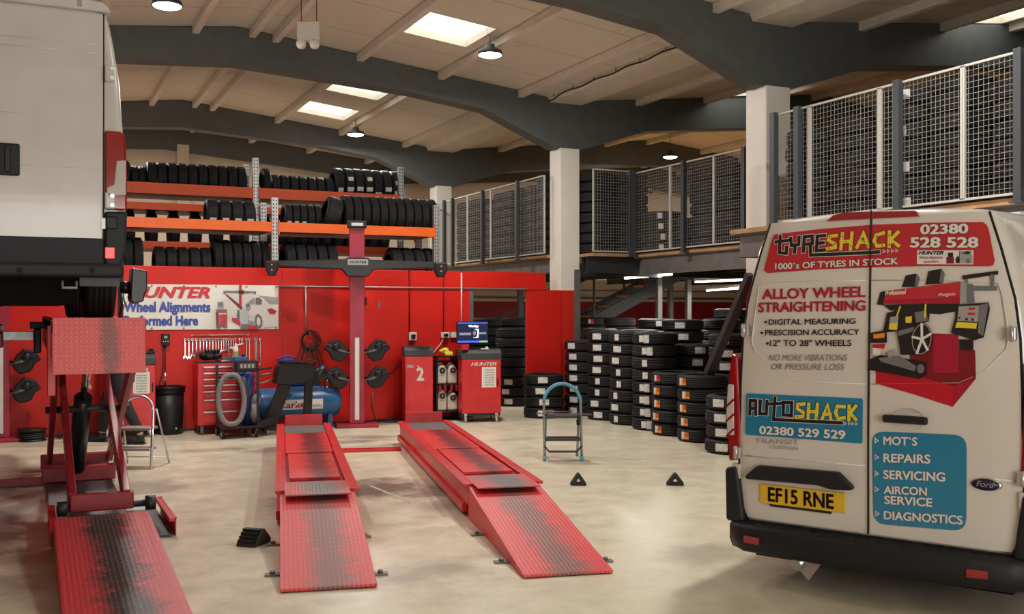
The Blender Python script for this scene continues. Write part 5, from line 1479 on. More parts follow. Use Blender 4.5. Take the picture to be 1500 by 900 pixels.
# main cabinet with monitor
P0 = byv(671, 600, 13.55)
W = .575
t = cabinet((P0.x + .09, 13.62, 0), LA, 'red wheeled alignment cabinet with a monitor on top beside the tyre stacks', W, .50, 1.05, castors=True)
mb = MB(); lay_text(mb, 'HUNTER', fw, .13, .51, .82, .82, .048, 0, bold=.04, shear=.28); mb.build('lettering', 'canister', t)
mb = MB(); mb.box(.29, .50, -.006, -.001, .505, .80); nb = mb.build('paper_notice', 'paper', t)
rows = ['PLEASE MAKE', 'SURE THE', 'MACHINE IS', 'SHUT DOWN', 'AT THE END', 'OF THE DAY', 'THANK YOU']
for i, s in enumerate(rows):
    mb = MB(); z = .765 - .036 * i; lay_text(mb, s, lambda x, z_, o: (x, -.0075, z_), .33, .47, z - .016, z - .016, .017, 0, bold=.01); mb.build('lettering', 'ink', nb)
mb = MB(); mb.box(.515, .535, -.012, -.001, .52, .64); mb.build('door_handle', 'black_plastic', t, bevel=.004)
for x in (.06, W - .06):
    for y in (.06, .44):
        mb = MB(); mb.cyl((x - .016, y, .05), (x + .016, y, .05), .05, 16); mb.bar((x, y, .05), (x, y, .13), .04, .05, (0, 1, 0)); mb.build('castor', 'alu', t)
mb = MB(); mb.box(.0, W, .05, .45, .09, .13); mb.build('cabinet_base', 'steel_dark', t)
mz = 1.051
t = thing('monitor', 'computer monitor with dark wheel picture on its screen standing on the red cabinet', 'monitor', (P0.x + .30, 13.72, mz), -.02)
mb = MB(); mb.box(-.11, .11, -.06, .08, 0, .015); mb.build('stand_foot', 'black_plastic', t, bevel=.004)
mb = MB(); mb.box(-.03, .03, .03, .05, .012, .2); mb.build('stand_neck', 'black_plastic', t)
mb = MB(); mb.box(-.245, .245, .0, .035, .085, .405); sc = mb.build('screen_frame', 'black_plastic', t, bevel=.006)
mat('scr_dark', (.01, .012, .03), .25, emit=(.012, .016, .05), es=1.0); mat('scr_blue', (.03, .08, .4), .25, emit=(.06, .13, .75), es=1.0); mat('scr_white', (.7, .7, .72), .25, emit=(.85, .87, .9), es=1.0)
mat('scr_grey', (.2, .22, .25), .25, emit=(.16, .18, .24), es=.9); mat('scr_green', (.1, .3, .1), .25, emit=(.25, .5, .3), es=.8)
fs_ = lambda x, z, o: (x, -.002 - o, z)
R4 = lambda x0, x1, z0, z1: [(x0, z0), (x1, z0), (x1, z1), (x0, z1)]
flat([('scr_dark', R4(-.235, .235, .097, .394)), ('scr_blue', R4(-.235, .235, .376, .394)), ('scr_blue', R4(-.235, .10, .10, .128)), ('scr_green', R4(.10, .235, .10, .128)),
      ('scr_grey', R4(-.21, -.03, .21, .245)), ('scr_grey', R4(.09, .21, .22, .25)), ('scr_white', [(.01, .17), (.09, .17), (.095, .30), (.03, .30)]),
      ('scr_dark', [(.03, .17), (.06, .19), (.075, .24), (.06, .285), (.02, .295), (-.01, .25), (-.005, .20)]), ('scr_grey', [(.02, .20), (.045, .22), (.045, .26), (.02, .275), (.0, .24)])], 'screen_picture', sc, fs_)
mb = MB(); lay_text(mb, 'WinAlign', lambda x, z, o: (x, -.0065, z), -.07, .09, .325, .325, .032, 0, bold=.03); mb.build('lettering', 'scr_white', sc)
mb = MB(); mb.box(-.05, .05, -.03, .03, 0, .065); mb.box(-.02, .06, -.025, .025, .06, .075); o = mb.build('key_box', 'red_paint', bevel=.006); o.location = (P0.x + .13, 13.62, mz); tag(o, 'small red box on the cabinet below the monitor', 'box')
mb = MB(); mb.box(-.06, .06, -.02, .02, 0, .02); mb.ball((.03, 0, .025), .022, 10, 6); o = mb.build('scanner', 'white_plastic', bevel=.005); o.location = (P0.x + .44, 13.60, mz); tag(o, 'small white handset on the cabinet right below the monitor', 'handset')
# cabinet behind the person at the left
P0 = byv(149, 600, 13.80)
t = cabinet((P0.x, 13.80, 0), 0, 'red alignment cabinet with a paper notice standing behind the person at left', .64, .45, 1.06, castors=True)
mb = MB(); lay_text(mb, 'HUNTER', fw, .17, .555, .84, .84, .045, 0, bold=.04, shear=.28); mb.build('lettering', 'canister', t)
mb = MB(); mb.box(.37, .57, -.006, -.001, .56, .835); nb = mb.build('paper_notice', 'paper', t)
for i, s in enumerate(rows):
    mb = MB(); z = .80 - .034 * i; lay_text(mb, s, lambda x, z_, o: (x, -.0075, z_), .405, .535, z - .016, z - .016, .016, 0, bold=.01); mb.build('lettering', 'ink', nb)
mb = MB(); mb.box(.595, .612, -.012, -.001, .58, .70); mb.build('door_handle', 'black_plastic', t, bevel=.004)
for x in (.06, .58):
    for y in (.06, .39):
        mb = MB(); mb.cyl((x - .016, y, .05), (x + .016, y, .05), .05, 16); mb.bar((x, y, .05), (x, y, .13), .04, .05, (0, 1, 0)); mb.build('castor', 'alu', t)
mb = MB(); mb.box(.52, .64, .05, .25, 1.061, 1.10); mb.cyl((.6, .1, 1.10), (.6, .1, 1.13), .03, 12); o = mb.build('printer_tray', 'black_plastic', bevel=.008); o.location = (P0.x, 13.80, 0)
tag(o, 'small black tray on the corner of the cabinet behind the person', 'tray')

# ---------------- twin-spot emergency light hung from the roof
p = byY(451, 50, 12.3)
t = thing('emergency_light', 'white twin-spot emergency light box hung on two rods under the roof', 'emergency light', (p.x, p.y, p.z), -YAW)
mb = MB(); mb.box(-.135, .135, 0, .09, -.08, .16); mb.build('light_box', 'white_plastic', t, bevel=.02)
for x in (-.075, .085):
    mb = MB(); mb.lathe([(0, .05), (.03, .05), (.055, .02), (.058, -.03), (.05, -.035), (0, -.03)], 18, Matrix.Translation((x, -.02, -.13)) @ Matrix.Rotation(math.radians(62), 4, 'X') @ Matrix.Rotation(PI, 4, 'X')); sp = mb.build('spot_head', 'white_plastic', t)
    mb = MB(); mb.bar((x, .03, -.08), (x, .0, -.12), .02, .02); mb.build('spot_arm', 'white_plastic', t)
for x in (-.09, .095):
    mb = MB(); mb.tube([(x, .05, .16), (x, .05, 5.46 - p.z)], .006, 6); mb.build('hanging_rod', 'steel_dark', t)
# exit sign on the far wall above the mezzanine
p = byv(948, 278, 22.4)
mb = MB(); mb.box(-.15, .15, -.02, .03, -.075, .075); t_ = mb.build('exit_sign', 'ink'); t_.location = (p.x, 22.4, p.z); tag(t_, 'small dark exit sign with white symbols seen through the mezzanine mesh', 'sign')
flat([('paper', R4(-.28, -.10, -.10, .10)), ('paper', [(-.02, -.03), (.08, -.03), (.08, -.09), (.16, .0), (.08, .09), (.08, .03), (-.02, .03)]), ('paper', R4(.20, .28, -.10, .10)), ('ink', [(-.22, -.08), (-.17, -.02), (-.15, -.08), (-.13, -.08), (-.16, .02), (-.14, .06), (-.18, .07), (-.24, .0)])], 'sign_symbols', t_, lambda x, z, o: (x * .45, -.022 - o, z * .45))
p = byv(762, 462, 22.0)
# ================================================================ VAN BODIES
def van_body(outline, length, zb, secs, mats, name, parent):
    """outline: right half (x, z) from roof centre outward and down; secs: (y, inset, zscale)"""
    half = outline
    full = [(-x, z) for x, z in half[::-1]] + [(x, z) for x, z in half if x > 1e-6]
    k = len(full); mb = MB(); vs = []
    zc = 1.1
    zmax = max(z for _, z in half)
    for (y, ins, zs) in secs:
        for (x, z) in full:
            xx = math.copysign(max(0, abs(x) - ins), x) if abs(x) > 1e-6 else 0
            zz = zb + (z - zb) * zs
            if z > zmax * .75: zz -= ins * (z - zmax * .75) / (zmax * .25)
            vs.append((xx, y, zz))
    fs = []
    n = len(secs)
    for i in range(n - 1):
        for j in range(k - 1): fs.append((i * k + j, i * k + j + 1, (i + 1) * k + j + 1, (i + 1) * k + j))
        fs.append((i * k + k - 1, i * k, (i + 1) * k, (i + 1) * k + k - 1))
    mb.add(vs, fs, True)
    mb.add(vs[:k], [list(range(k))]); mb.add(vs[-k:], [list(range(k))])
    return mb.build(name, mats, parent)
def wheel(parent, x, y, R, wd, rim):
    mb = MB(); T = Matrix.Translation((x - wd / 2, y, R)) @ Matrix.Rotation(PI / 2, 4, 'Y')
    mb.lathe([(r * R / .31 if r > .25 else .2 * R / .31 * 1.0, z * wd / TW) for r, z in tyre_profile(.31, TW)], 48, T, closed=True)
    w_ = mb.build('wheel', 'rubber', parent)
    mb = MB(); mb.lathe([(0, .5 * wd), (.06, .5 * wd), (.09, .38 * wd), (.15, .35 * wd), (.2 * R / .31, .2 * wd), (.2 * R / .31, .8 * wd), (.15, .65 * wd), (.09, .62 * wd), (.06, .5 * wd)], 24, T); mb.build('rim', rim, w_)
    return w_

# ================================================================ LETTERED VAN (right), seen square from behind at an angle
ZC = 5.72
TH = math.atan2(1500, 1900)
vx, vy = (1272 - 750) / FPX * ZC, ZC
Rx, Fx = Vector((math.cos(TH), -math.sin(TH))), Vector((math.sin(TH), math.cos(TH)))
cu_, cv_ = _uv(vx, vy)
VROT = -TH - YAW
van = thing('panel_van', 'white panel van at right with red and blue shop lettering on its rear doors', 'van', (cu_, cv_, 0), VROT)
def Sv(z): return .055 * max(0.0, (z - .9) / 1.3) ** 1.5
def vm(px, py):
    """pixel -> (x, z) on the rear face of the van"""
    d = Vector(((px - 750) / FPX, 1.0)); Cp = Vector((vx, vy)); y = 0.0
    for _ in range(4):
        t = (y + Cp.dot(Fx)) / d.dot(Fx); z = EYE + (CY - py) / FPX * t; y = Sv(z)
    return ((d * t - Cp).dot(Rx), z)
def fv(x, z, off): return (x, Sv(z) - off, z)
VO = [(0, 2.19), (.30, 2.185), (.56, 2.165), (.63, 2.14), (.67, 2.09), (.71, 2.0), (.755, 1.83), (.795, 1.62), (.83, 1.36), (.845, 1.18), (.855, .93), (.855, .62), (.84, .42), (.82, .25), (.70, .22), (0, .22)]
van_body(VO, 5.0, .22, [(.062, .10, 1), (.066, .055, 1), (.09, .02, 1), (.16, .0, 1), (1.0, -.03, 1.0), (3.2, -.03, 1.0), (3.6, .0, .98), (4.2, .02, .66), (4.7, .05, .48), (4.95, .12, .40)], 'van_white', 'van_body', van)
# rear doors: curved sheets with a gap between them
def door(pts_edge, xin, name, label):
    """pts_edge: outer edge (x, z) from bottom to top; inner edge at xin"""
    mb = MB(); n = 22; zs = [pts_edge[0][1] + (pts_edge[-1][1] - pts_edge[0][1]) * i / n for i in range(n + 1)]
    def ex(z):
        for (xa, za), (xb, zb) in zip(pts_edge, pts_edge[1:]):
            if za <= z <= zb: return xa + (xb - xa) * (z - za) / (zb - za)
        return pts_edge[-1][0]
    m_ = 8; vs = []
    for z in zs:
        for j in range(m_ + 1):
            x = xin + (ex(z) - xin) * j / m_
            e = max(0.0, (abs(x - xin) / abs(ex(z) - xin) - .93) / .07)
            vs.append((x, Sv(z) + .018 * e * e, z))
    fs = [(i * (m_ + 1) + j, i * (m_ + 1) + j + 1, (i + 1) * (m_ + 1) + j + 1, (i + 1) * (m_ + 1) + j) for i in range(n) for j in range(m_)]
    mb.add(vs, fs, True)
    # returned edges
    k = len(vs)
    vb = [(x, y + .05, z) for x, y, z in vs]
    ring = [j for j in range(m_ + 1)] + [i * (m_ + 1) + m_ for i in range(1, n + 1)] + [n * (m_ + 1) + j for j in range(m_ - 1, -1, -1)] + [i * (m_ + 1) for i in range(n - 1, 0, -1)]
    mb.add([(vs[i][0], vs[i][1] + 2e-4, vs[i][2]) for i in ring] + [vb[i] for i in ring], [(i, (i + 1) % len(ring), (i + 1) % len(ring) + len(ring), i + len(ring)) for i in range(len(ring))])
    o = mb.build(name, 'van_white', van); return plabel(o, label)
edge_px = [(1091, 762), (1085, 735), (1081.5, 660), (1084, 600), (1085, 555), (1088.5, 490), (1095.5, 440), (1113, 375), (1128, 327)]
el = [vm(*q) for q in edge_px]
xs_ = lambda z: -.008 + (.011 + .008) * (z - .36) / 1.83
dl = door([(-.735, .372)] + [q for q in el if q[1] > .45], -.003, 'rear_door', 'left rear door with phone number panel and number plate')
dr = door([(.735, .372)] + [(-q[0] + .004, q[1]) for q in el if q[1] > .45], .006, 'rear_door', 'right rear door with machine picture and service list')
# dark seal showing in the gaps round the doors
mb = MB(); n = 24; vs = []
for i in range(n + 1):
    z = .372 + (2.185 - .372) * i / n
    vs += [fv(-.003, z, .0125), fv(.005, z, .0125)]
mb.add(vs, [(2 * i, 2 * i + 1, 2 * i + 3, 2 * i + 2) for i in range(n)]); mb.build('door_seal', 'gap', van)
for s in (-1, 1):
    mb = MB(); e2 = [(-.742, .365)] + [(q[0] - .006, q[1]) for q in el if q[1] > .45]
    pts = [fv(s * -x if s > 0 else x, z, -.020) for x, z in e2]
    mb.tube(pts, .007, 6); mb.build('door_seal', 'gap', van)
# pressed panel lines on the doors
for dd, px_ in ((dl, [(1268, 411), (1200, 412), (1118, 415), (1112, 420), (1106, 460), (1101, 500), (1106, 516), (1150, 552), (1168, 559), (1268, 563)]),
                (dr, [(1277, 411), (1380, 411), (1462, 415), (1468, 430), (1478, 495), (1474, 512), (1440, 546), (1405, 561), (1277, 563)])):
    mb = MB(); mb.tube([fv(*vm(*q), -.001) for q in px_], .0045, 6); mb.build('pressed_crease', 'van_white', dd)
    mb = MB(); mb.tube([fv(*vm(*q), -.004) for q in ([(1092, 668), (1180, 675), (1268, 683)] if dd is dl else [(1278, 684), (1400, 697), (1490, 706)])], .006, 6); mb.build('pressed_crease', 'van_white', dd)
def decal(parent, name, polys):
    return flat(polys, name, parent, lambda x, z, o: fv(x, z, o))
def vtext(parent, s, a, b, cap, m, bold=.02, shear=0.0, off=.008, outline=None, ob=.03, space=1.0, flatbase=False):
    (xa, za), (xb, zb) = vm(*a), vm(*b); ct = vm(a[0], a[1] - cap)[1] - za
    if outline:
        mb = MB(); lay_text(mb, s, fv, xa, xb, za, zb, ct, off - .001, bold + ob, shear, space, ref=bold); mb.build('lettering_outline', outline, parent)
    mb = MB(); lay_text(mb, s, fv, xa, xb, za, zb, ct, off, bold, shear, space, ref=bold); return mb.build('lettering', m, parent)
def vpoly(L_): return [vm(x, y) for x, y in L_]
def strokes(parent, name, lines, wpx, m, off, ow=0, om=None, conv=None):
    L_ = [[vm(*conv(*q)) for q in l] for l in lines]
    k = 5.5 / FPX
    if om:
        mb = MB(); lay_strokes(mb, L_, fv, (wpx + ow) * k, off - .001); mb.build(name + '_outline', om, parent)
    mb = MB()
    lay_strokes(mb, L_, fv, wpx * k, off)
    return mb.build(name, m, parent)
# red panel across both doors
def panel(px_pts, m, name, off=.0035):
    pts = vpoly(px_pts); n = len(pts); mb = MB()
    mb.add([fv(x, z, off) for x, z in pts], [list(range(n))])
    return mb.build(name, m, van)
rp = panel([(1131, 352), (1135, 343.5), (1200, 336), (1276, 329.5), (1360, 326.5), (1440, 325.5), (1446, 330), (1449, 338), (1457.5, 382), (1455, 389), (1450, 390.5), (1360, 390), (1276, 392), (1200, 395), (1124, 400.3), (1119.5, 396)], 'decal_red', 'sticker_panel')
plabel(rp, 'red sticker panel with the tyre shop name')
k1 = lambda x, y: (1060 + x / 6.43, 300 + y / 6.43)
k2 = lambda x, y: (1270 + x / 6.43, 300 + y / 6.43)
vtext(rp, '1000`s OF TYRES IN STOCK', (1136, 395), (1316, 387), 8.4, 'decal_white', .028, outline='decal_black')
vtext(rp, '02380', (1348.5, 343), (1419, 341.7), 13, 'decal_white', .04, outline='decal_black')
vtext(rp, '528 528', (1333.5, 362.3), (1434, 362.5), 13.8, 'decal_white', .04, outline='decal_black')
strokes(rp, 'logo_letters', [[(538, 302), (531, 452), (595, 460), (600, 400)], [(500, 352), (612, 338)], [(638, 318), (645, 385), (712, 377), (716, 308)], [(680, 385), (674, 448)],
                             [(757, 440), (766, 304), (838, 296), (842, 366), (770, 376)], [(822, 372), (826, 476), (1390, 452), (1462, 446)], [(955, 292), (888, 298), (880, 434), (952, 428)], [(884, 366), (944, 360)]], 5.4, 'decal_black', .009, 1.7, 'decal_white', k1)
shack1 = [[(1068, 292), (1005, 300), (992, 335), (1055, 372), (1058, 402), (985, 416)], [(1125, 275), (1110, 416)], [(1215, 270), (1200, 418)], [(1112, 350), (1208, 345)], [(1262, 402), (1322, 268), (1372, 396)], [(1288, 358), (1352, 352)]]
shack1 += [[(160 + 1350.3, 268), (92 + 1350.3, 288), (72 + 1350.3, 345), (100 + 1350.3, 392), (160 + 1350.3, 384)], [(217 + 1350.3, 258), (214 + 1350.3, 394)], [(296 + 1350.3, 262), (226 + 1350.3, 335), (300 + 1350.3, 386)]]
strokes(rp, 'logo_letters', shack1, 5.4, 'decal_yellow', .009, 1.2, 'decal_black', k1)
mb = MB()
for (x, y) in ((1005, 305), (1050, 372), (1000, 412), (1122, 300), (1205, 390), (1160, 348), (1300, 320), (1330, 350), (1365, 385), (1445, 300), (1430, 370), (1500, 388), (1565, 290), (1565, 380), (1610, 370)):
    x0, z0 = vm(*k1(x, y)); lay_poly(mb, [(x0 + .0045 * math.cos(a), z0 + .0045 * math.sin(a)) for a in [PI * i / 3 for i in range(6)]], fv, .0095)
mb.build('plank_nails', 'decal_black', rp)
def arrows(parent, pts, r):
    for (x, y) in pts:
        x0, z0 = vm(x, y); mb = MB(); tri = [(x0 - r * .6, z0 - r), (x0 - r * .6, z0 + r), (x0 + r * .8, z0)]
        lay_strokes(mb, [tri + tri[:2]], fv, r * .42, .0085); mb.build('arrow_mark', 'decal_white', parent)
arrows(rp, [k2(q, 440 - i * 2) for i, q in enumerate((165, 205, 245, 285))], .009)
card = decal(rp, 'small_card', [('decal_white', [(x, z - 0) for x, z in vpoly([(1344, 367), (1426.5, 367), (1426, 387.5), (1343.5, 387.3)])])])
card.data.transform(Matrix.Translation((0, -.006, 0)))
vtext(rp, 'HUNTER', (1346, 373.2), (1383, 373.2), 5, 'decal_black', .04, .3, .0085)
vtext(rp, 'Wheel Alignment', (1347, 379.4), (1382, 379), 3.6, 'letter_red', .01, 0, .0085)
vtext(rp, 'specialists', (1354, 385), (1376, 384.7), 3, 'letter_red', .01, 0, .0085)
mini = decal(rp, 'card_picture', [(m_, vpoly([k2(x, y) for x, y in L_])) for m_, L_ in (
    ('decal_mid', [(880, 440), (985, 436), (998, 500), (998, 555), (870, 555)]), ('decal_dred', [(752, 497), (822, 495), (822, 556), (752, 556)]), ('decal_black', [(768, 453), (815, 453), (815, 497), (768, 497)]),
    ('decal_red', [(874, 436), (880, 436), (878, 520), (870, 520)]), ('decal_black', [(838, 520), (862, 478), (880, 520), (876, 552), (846, 552)]), ('decal_grey', [(940, 515), (960, 505), (978, 525), (970, 552), (940, 550)]), ('decal_black', [(900, 460), (950, 438), (985, 450), (960, 468)]))])
mini.data.transform(Matrix.Translation((0, -.0075, 0)))
# left door lettering
vtext(dl, 'ALLOY WHEEL', (1117, 438.4), (1268.5, 435), 14, 'letter_red', .035)
vtext(dl, 'STRAIGHTENING', (1111.5, 457.6), (1268.5, 455), 13.5, 'letter_red', .035)
for (s, a, b, c, bl) in (('DIGITAL MEASURING', (1126.5, 476), (1254, 474.6), 7.6, (1122.6, 472)), ('PRESCISION ACCURACY', (1121.5, 491.6), (1259.5, 490.6), 7.8, (1116.6, 488)), ('12" TO 28" WHEELS', (1128.6, 507), (1248, 507), 8.2, (1125, 503.3))):
    vtext(dl, s, a, b, c, 'decal_black', .022)
    x0, z0 = vm(*bl); mb = MB(); lay_poly(mb, [(x0 + .008 * math.cos(a), z0 + .008 * math.sin(a)) for a in [PI * i / 8 for i in range(16)]], fv, .008); mb.build('bullet_mark', 'decal_black', dl)
vtext(dl, 'NO MORE VIBRATIONS', (1126.5, 528.6), (1242, 528.6), 8.6, 'decal_grey', .0, .22)
vtext(dl, 'OR PRESSURE LOSS', (1130.5, 541.5), (1237.5, 542.2), 8.4, 'decal_grey', .0, .22)
k3 = lambda x, y: (1060 + x / 6.43, 560 + y / 6.43)
ap = panel([(1095, 576.5), (1180, 580.2), (1262, 583.8), (1264.5, 586), (1263.8, 648.5), (1261.5, 650.2), (1180, 643.8), (1095, 637.5), (1092.5, 635), (1093.3, 579)], 'decal_blue', 'sticker_panel'); ap.parent = dl
plabel(ap, 'blue sticker panel with the garage name and phone number')
strokes(ap, 'logo_letters', [[(252, 300), (256, 172), (308, 175), (308, 303)], [(254, 246), (308, 248)], [(352, 178), (346, 296), (408, 300), (414, 180)], [(490, 150), (474, 352), (1115, 384)], [(442, 206), (540, 201)], [(570, 190), (566, 308), (644, 314), (648, 194), (566, 189)]], 5.4, 'decal_black', .009, 1.5, 'decal_white', k3)
shack2 = [[(765, 205), (705, 210), (700, 250), (755, 285), (750, 322), (690, 325)], [(808, 205), (800, 340)], [(890, 210), (875, 350)], [(803, 276), (885, 280)], [(935, 342), (985, 215), (1015, 348)], [(950, 302), (1008, 304)], [(1140, 232), (1078, 226), (1060, 288), (1085, 345), (1140, 335)], [(1188, 225), (1185, 355)], [(1250, 226), (1196, 290), (1250, 350)]]
strokes(ap, 'logo_letters', shack2, 5.2, 'decal_yellow', .009, 1.2, 'decal_black', k3)
mb = MB()
for (x, y) in ((720, 215), (745, 300), (700, 325), (803, 230), (880, 330), (840, 280), (980, 250), (1000, 320), (1070, 250), (1080, 330), (1186, 260), (1230, 330)):
    x0, z0 = vm(*k3(x, y)); lay_poly(mb, [(x0 + .004 * math.cos(a), z0 + .004 * math.sin(a)) for a in [PI * i / 3 for i in range(6)]], fv, .0095)
mb.build('plank_nails', 'decal_black', ap)
arrows(ap, [k3(q, 389 + i * 1.5) for i, q in enumerate((1155, 1190, 1222, 1255))], .008)
vtext(ap, '02380 529 529', (1113, 635.6), (1239.2, 643.2), 11.2, 'decal_white', .03, outline='decal_grey', ob=.02)
vtext(dl, 'TRANSIT', (1106.6, 648.8), (1171, 651.5), 7, 'decal_mid', .02, space=1.1)
vtext(dl, 'CUSTOM', (1127, 657), (1169.6, 660), 4.6, 'decal_mid', .02, space=1.1)
# right door: services list
k4 = lambda x, y: (1050 + x / 2.813, 540 + y / 2.813)
def rq(px_corners, r=.05, n=4):
    """rounded quadrilateral through four pixel corners TL TR BR BL"""
    c = [Vector(vm(*q)) for q in px_corners]; out = []
    for i in range(4):
        p, a, b = c[i], c[i - 1], c[(i + 1) % 4]; d0 = (a - p).normalized() * r; d1 = (b - p).normalized() * r
        for j in range(n + 1):
            t = j / n; out.append(tuple((p + d0) * (1 - t) ** 2 + p * 2 * t * (1 - t) + (p + d1) * t * t))
    return out
pts = rq([k4(640, 258), k4(1031, 275), k4(1029, 672), k4(646, 640)], .07)
mb = MB(); lay_poly(mb, pts, fv, .0035); sp = mb.build('sticker_panel', 'decal_blue', dr); plabel(sp, 'blue sticker panel listing the workshop services')
for (s, a, b, c) in (('MOT`S', (688, 313), (828, 318), 11.5), ('REPAIRS', (688, 385), (882, 391), 12), ('SERVICING', (688, 453), (943, 465), 12), ('AIRCON', (690, 515), (868, 523), 11), ('SERVICE', (692, 557), (890, 569), 11.5), ('DIAGNOSTICS', (690, 620), (1015, 642), 11.5)):
    vtext(sp, s, k4(*a), k4(*b), c, 'decal_white', .03, outline='decal_black', ob=.018)
arrows(sp, [k4(660, 297), k4(660, 365), k4(660, 433), k4(660, 498), k4(663, 598)], .013)
# right door: printed picture of the wheel machine
k5 = lambda x, y: (1260 + x / 4.09, 380 + y / 4.09)
ell = lambda cx, cy, rx, ry, n=20, rot=0: [(cx + rx * math.cos(2 * PI * i / n) * math.cos(rot) - ry * math.sin(2 * PI * i / n) * math.sin(rot), cy + rx * math.cos(2 * PI * i / n) * math.sin(rot) + ry * math.sin(2 * PI * i / n) * math.cos(rot)) for i in range(n)]
pic = [('decal_dred', [(95, 665), (350, 640), (690, 690), (695, 715), (555, 885), (330, 810), (95, 745)]),
       ('decal_red', [(95, 670), (300, 690), (560, 760), (555, 885), (330, 812), (95, 745)]), ('letter_red', [(560, 760), (692, 712), (555, 882)]),
       ('decal_dred', [(300, 470), (440, 445), (590, 450), (595, 690), (300, 690)]), ('letter_red', [(440, 450), (590, 452), (590, 680), (440, 680)]), ('decal_dred', [(590, 540), (690, 545), (695, 705), (590, 690)]),
       ('decal_black', [(595, 480), (680, 480), (680, 550), (595, 540)]), ('decal_red', [(570, 300), (600, 295), (590, 400), (570, 380)]),
       ('decal_black', [(252, 168), (275, 97), (340, 86), (360, 112), (345, 165)]), ('decal_grey', [(340, 86), (360, 112), (346, 165), (330, 160)]), ('decal_black', [(393, 152), (412, 72), (490, 56), (510, 86), (500, 145)]), ('decal_grey', [(488, 57), (510, 86), (500, 145), (478, 140)]),
       ('decal_black', [(103, 272), (125, 196), (165, 190), (146, 275)]), ('decal_black', [(140, 272), (600, 262), (582, 312), (480, 330), (180, 305)]),
       ('decal_red', [(140, 268), (158, 190), (605, 134), (640, 150), (630, 250), (590, 266)]), ('letter_red', [(140, 268), (145, 245), (632, 225), (630, 250), (590, 266)]), ('decal_mid', [(605, 134), (680, 150), (690, 262), (600, 262)]), ('decal_grey', [(640, 145), (680, 150), (690, 262), (640, 262)]),
       ('decal_black', [(614, 98), (830, 68), (830, 92), (620, 122)]), ('decal_grey', [(785, 92), (808, 92), (806, 162), (785, 162)]), ('decal_grey', [(675, 160), (825, 160), (822, 188), (675, 190)]), ('decal_grey', [(632, 118), (650, 118), (650, 140), (632, 140)]),
       ('decal_black', [(165, 322), (245, 300), (425, 290), (415, 372), (330, 402), (240, 430), (140, 440)]), ('decal_grey', [(330, 320), (400, 305), (410, 370), (340, 380)]), ('decal_yellow', [(275, 346), (315, 340), (312, 380), (277, 382)]), ('decal_yellow', [(240, 282), (250, 280), (228, 345), (218, 345)]), ('decal_yellow', [(392, 268), (402, 268), (398, 350), (386, 350)]),
       ('decal_mid', [(185, 346), (235, 340), (226, 425), (176, 420)]), ('decal_yellow', [(180, 385), (230, 380), (226, 425), (176, 420)]),
       ('decal_black', [(575, 272), (775, 258), (782, 300), (745, 468), (690, 486), (548, 440), (590, 292)]), ('decal_mid', [(595, 282), (722, 277), (712, 375), (587, 370)]), ('decal_red', [(655, 290), (692, 288), (692, 302), (655, 304)]), ('decal_red', [(650, 320), (692, 320), (692, 335), (650, 335)]), ('decal_yellow', [(584, 376), (705, 382), (700, 416), (574, 410)]), ('decal_black', [(595, 345), (606, 345), (606, 357), (595, 357)]), ('decal_black', [(635, 352), (650, 352), (650, 366), (635, 366)]), ('decal_black', [(672, 355), (686, 355), (686, 368), (672, 368)]), ('decal_grey', [(720, 275), (775, 262), (742, 462), (710, 440)]),
       ('decal_black', [(225, 425), (250, 400), (375, 382), (382, 572), (250, 572)]), ('decal_grey', [(235, 430), (330, 405), (330, 430), (235, 460)]),
       ('decal_black', [(68, 442), (165, 424), (168, 500), (70, 502)]), ('orange_label', [(85, 450), (155, 440), (152, 470), (88, 476)]), ('decal_red', [(80, 510), (160, 504), (150, 536), (82, 530)]), ('decal_white', [(82, 530), (130, 535), (125, 580), (84, 570)]),
       ('decal_black', [(60, 602), (130, 572), (400, 612), (402, 690), (362, 716), (60, 662)]), ('decal_grey', [(118, 592), (240, 575), (345, 640), (332, 670), (130, 612)]), ('decal_mid', [(170, 560), (215, 535), (225, 565), (180, 590)]), ('decal_grey', ell(370, 655, 22, 28)),
       ('decal_black', ell(376, 478, 62, 96, 24, .12)), ('decal_mid', ell(376, 478, 58, 92, 24, .12)), ('decal_black', ell(376, 478, 53, 86, 24, .12))]
mach = decal(dr, 'machine_picture', [(m_, vpoly([k5(*q) for q in L_])) for m_, L_ in pic])
mach.data.transform(Matrix.Translation((0, -.003, 0)))
# fan out the layers so that none coincide
strokes(dr, 'wheel_spokes', [[(380, 478), (378, 390)], [(380, 478), (430, 448)], [(380, 478), (412, 540)], [(380, 478), (350, 560)], [(380, 478), (326, 466)]], 3.6, 'decal_white', .0285, conv=k5)
vtext(dr, 'Professional', k5(160, 216), k5(285, 208), 6.5, 'decal_white', .03, .2, .0285)
vtext(dr, 'Penguin', k5(477, 222), k5(580, 216), 4.5, 'decal_white', .01, .3, .0285)
# handle, plate trim, number plate, badge
hx, hz = vm(1331, 614.5)
mb = MB(); mb.lathe([(0, -.001), (.078, -.001), (.085, .004)], 28, Matrix.Translation((hx, .0015, hz)) @ Matrix.Rotation(PI / 2, 4, 'X') @ Matrix.Diagonal((1, .72, 1, 1))); mb.build('handle_dish', 'van_white_dusty', dr)
mb = MB(); x0, x1 = vm(1296, 614)[0], vm(1362, 616)[0]; mb.box(x0, x1, -.05, -.02, hz - .022, hz + .022); mb.box(x0 + .02, x0 + .06, -.03, .0, hz - .018, hz + .018); mb.box(x1 - .06, x1 - .02, -.03, .0, hz - .018, hz + .018); hd = mb.build('door_handle', 'van_black', dr, bevel=.012)
tp = vpoly([k4(*q) for q in ((130, 440), (180, 397), (510, 425), (570, 485), (568, 499), (480, 495), (430, 478), (135, 452))])
mb = MB(); mb.prism(tp, -.055, .0); mb.build('plate_light_trim', 'van_black', dl, bevel=.012)
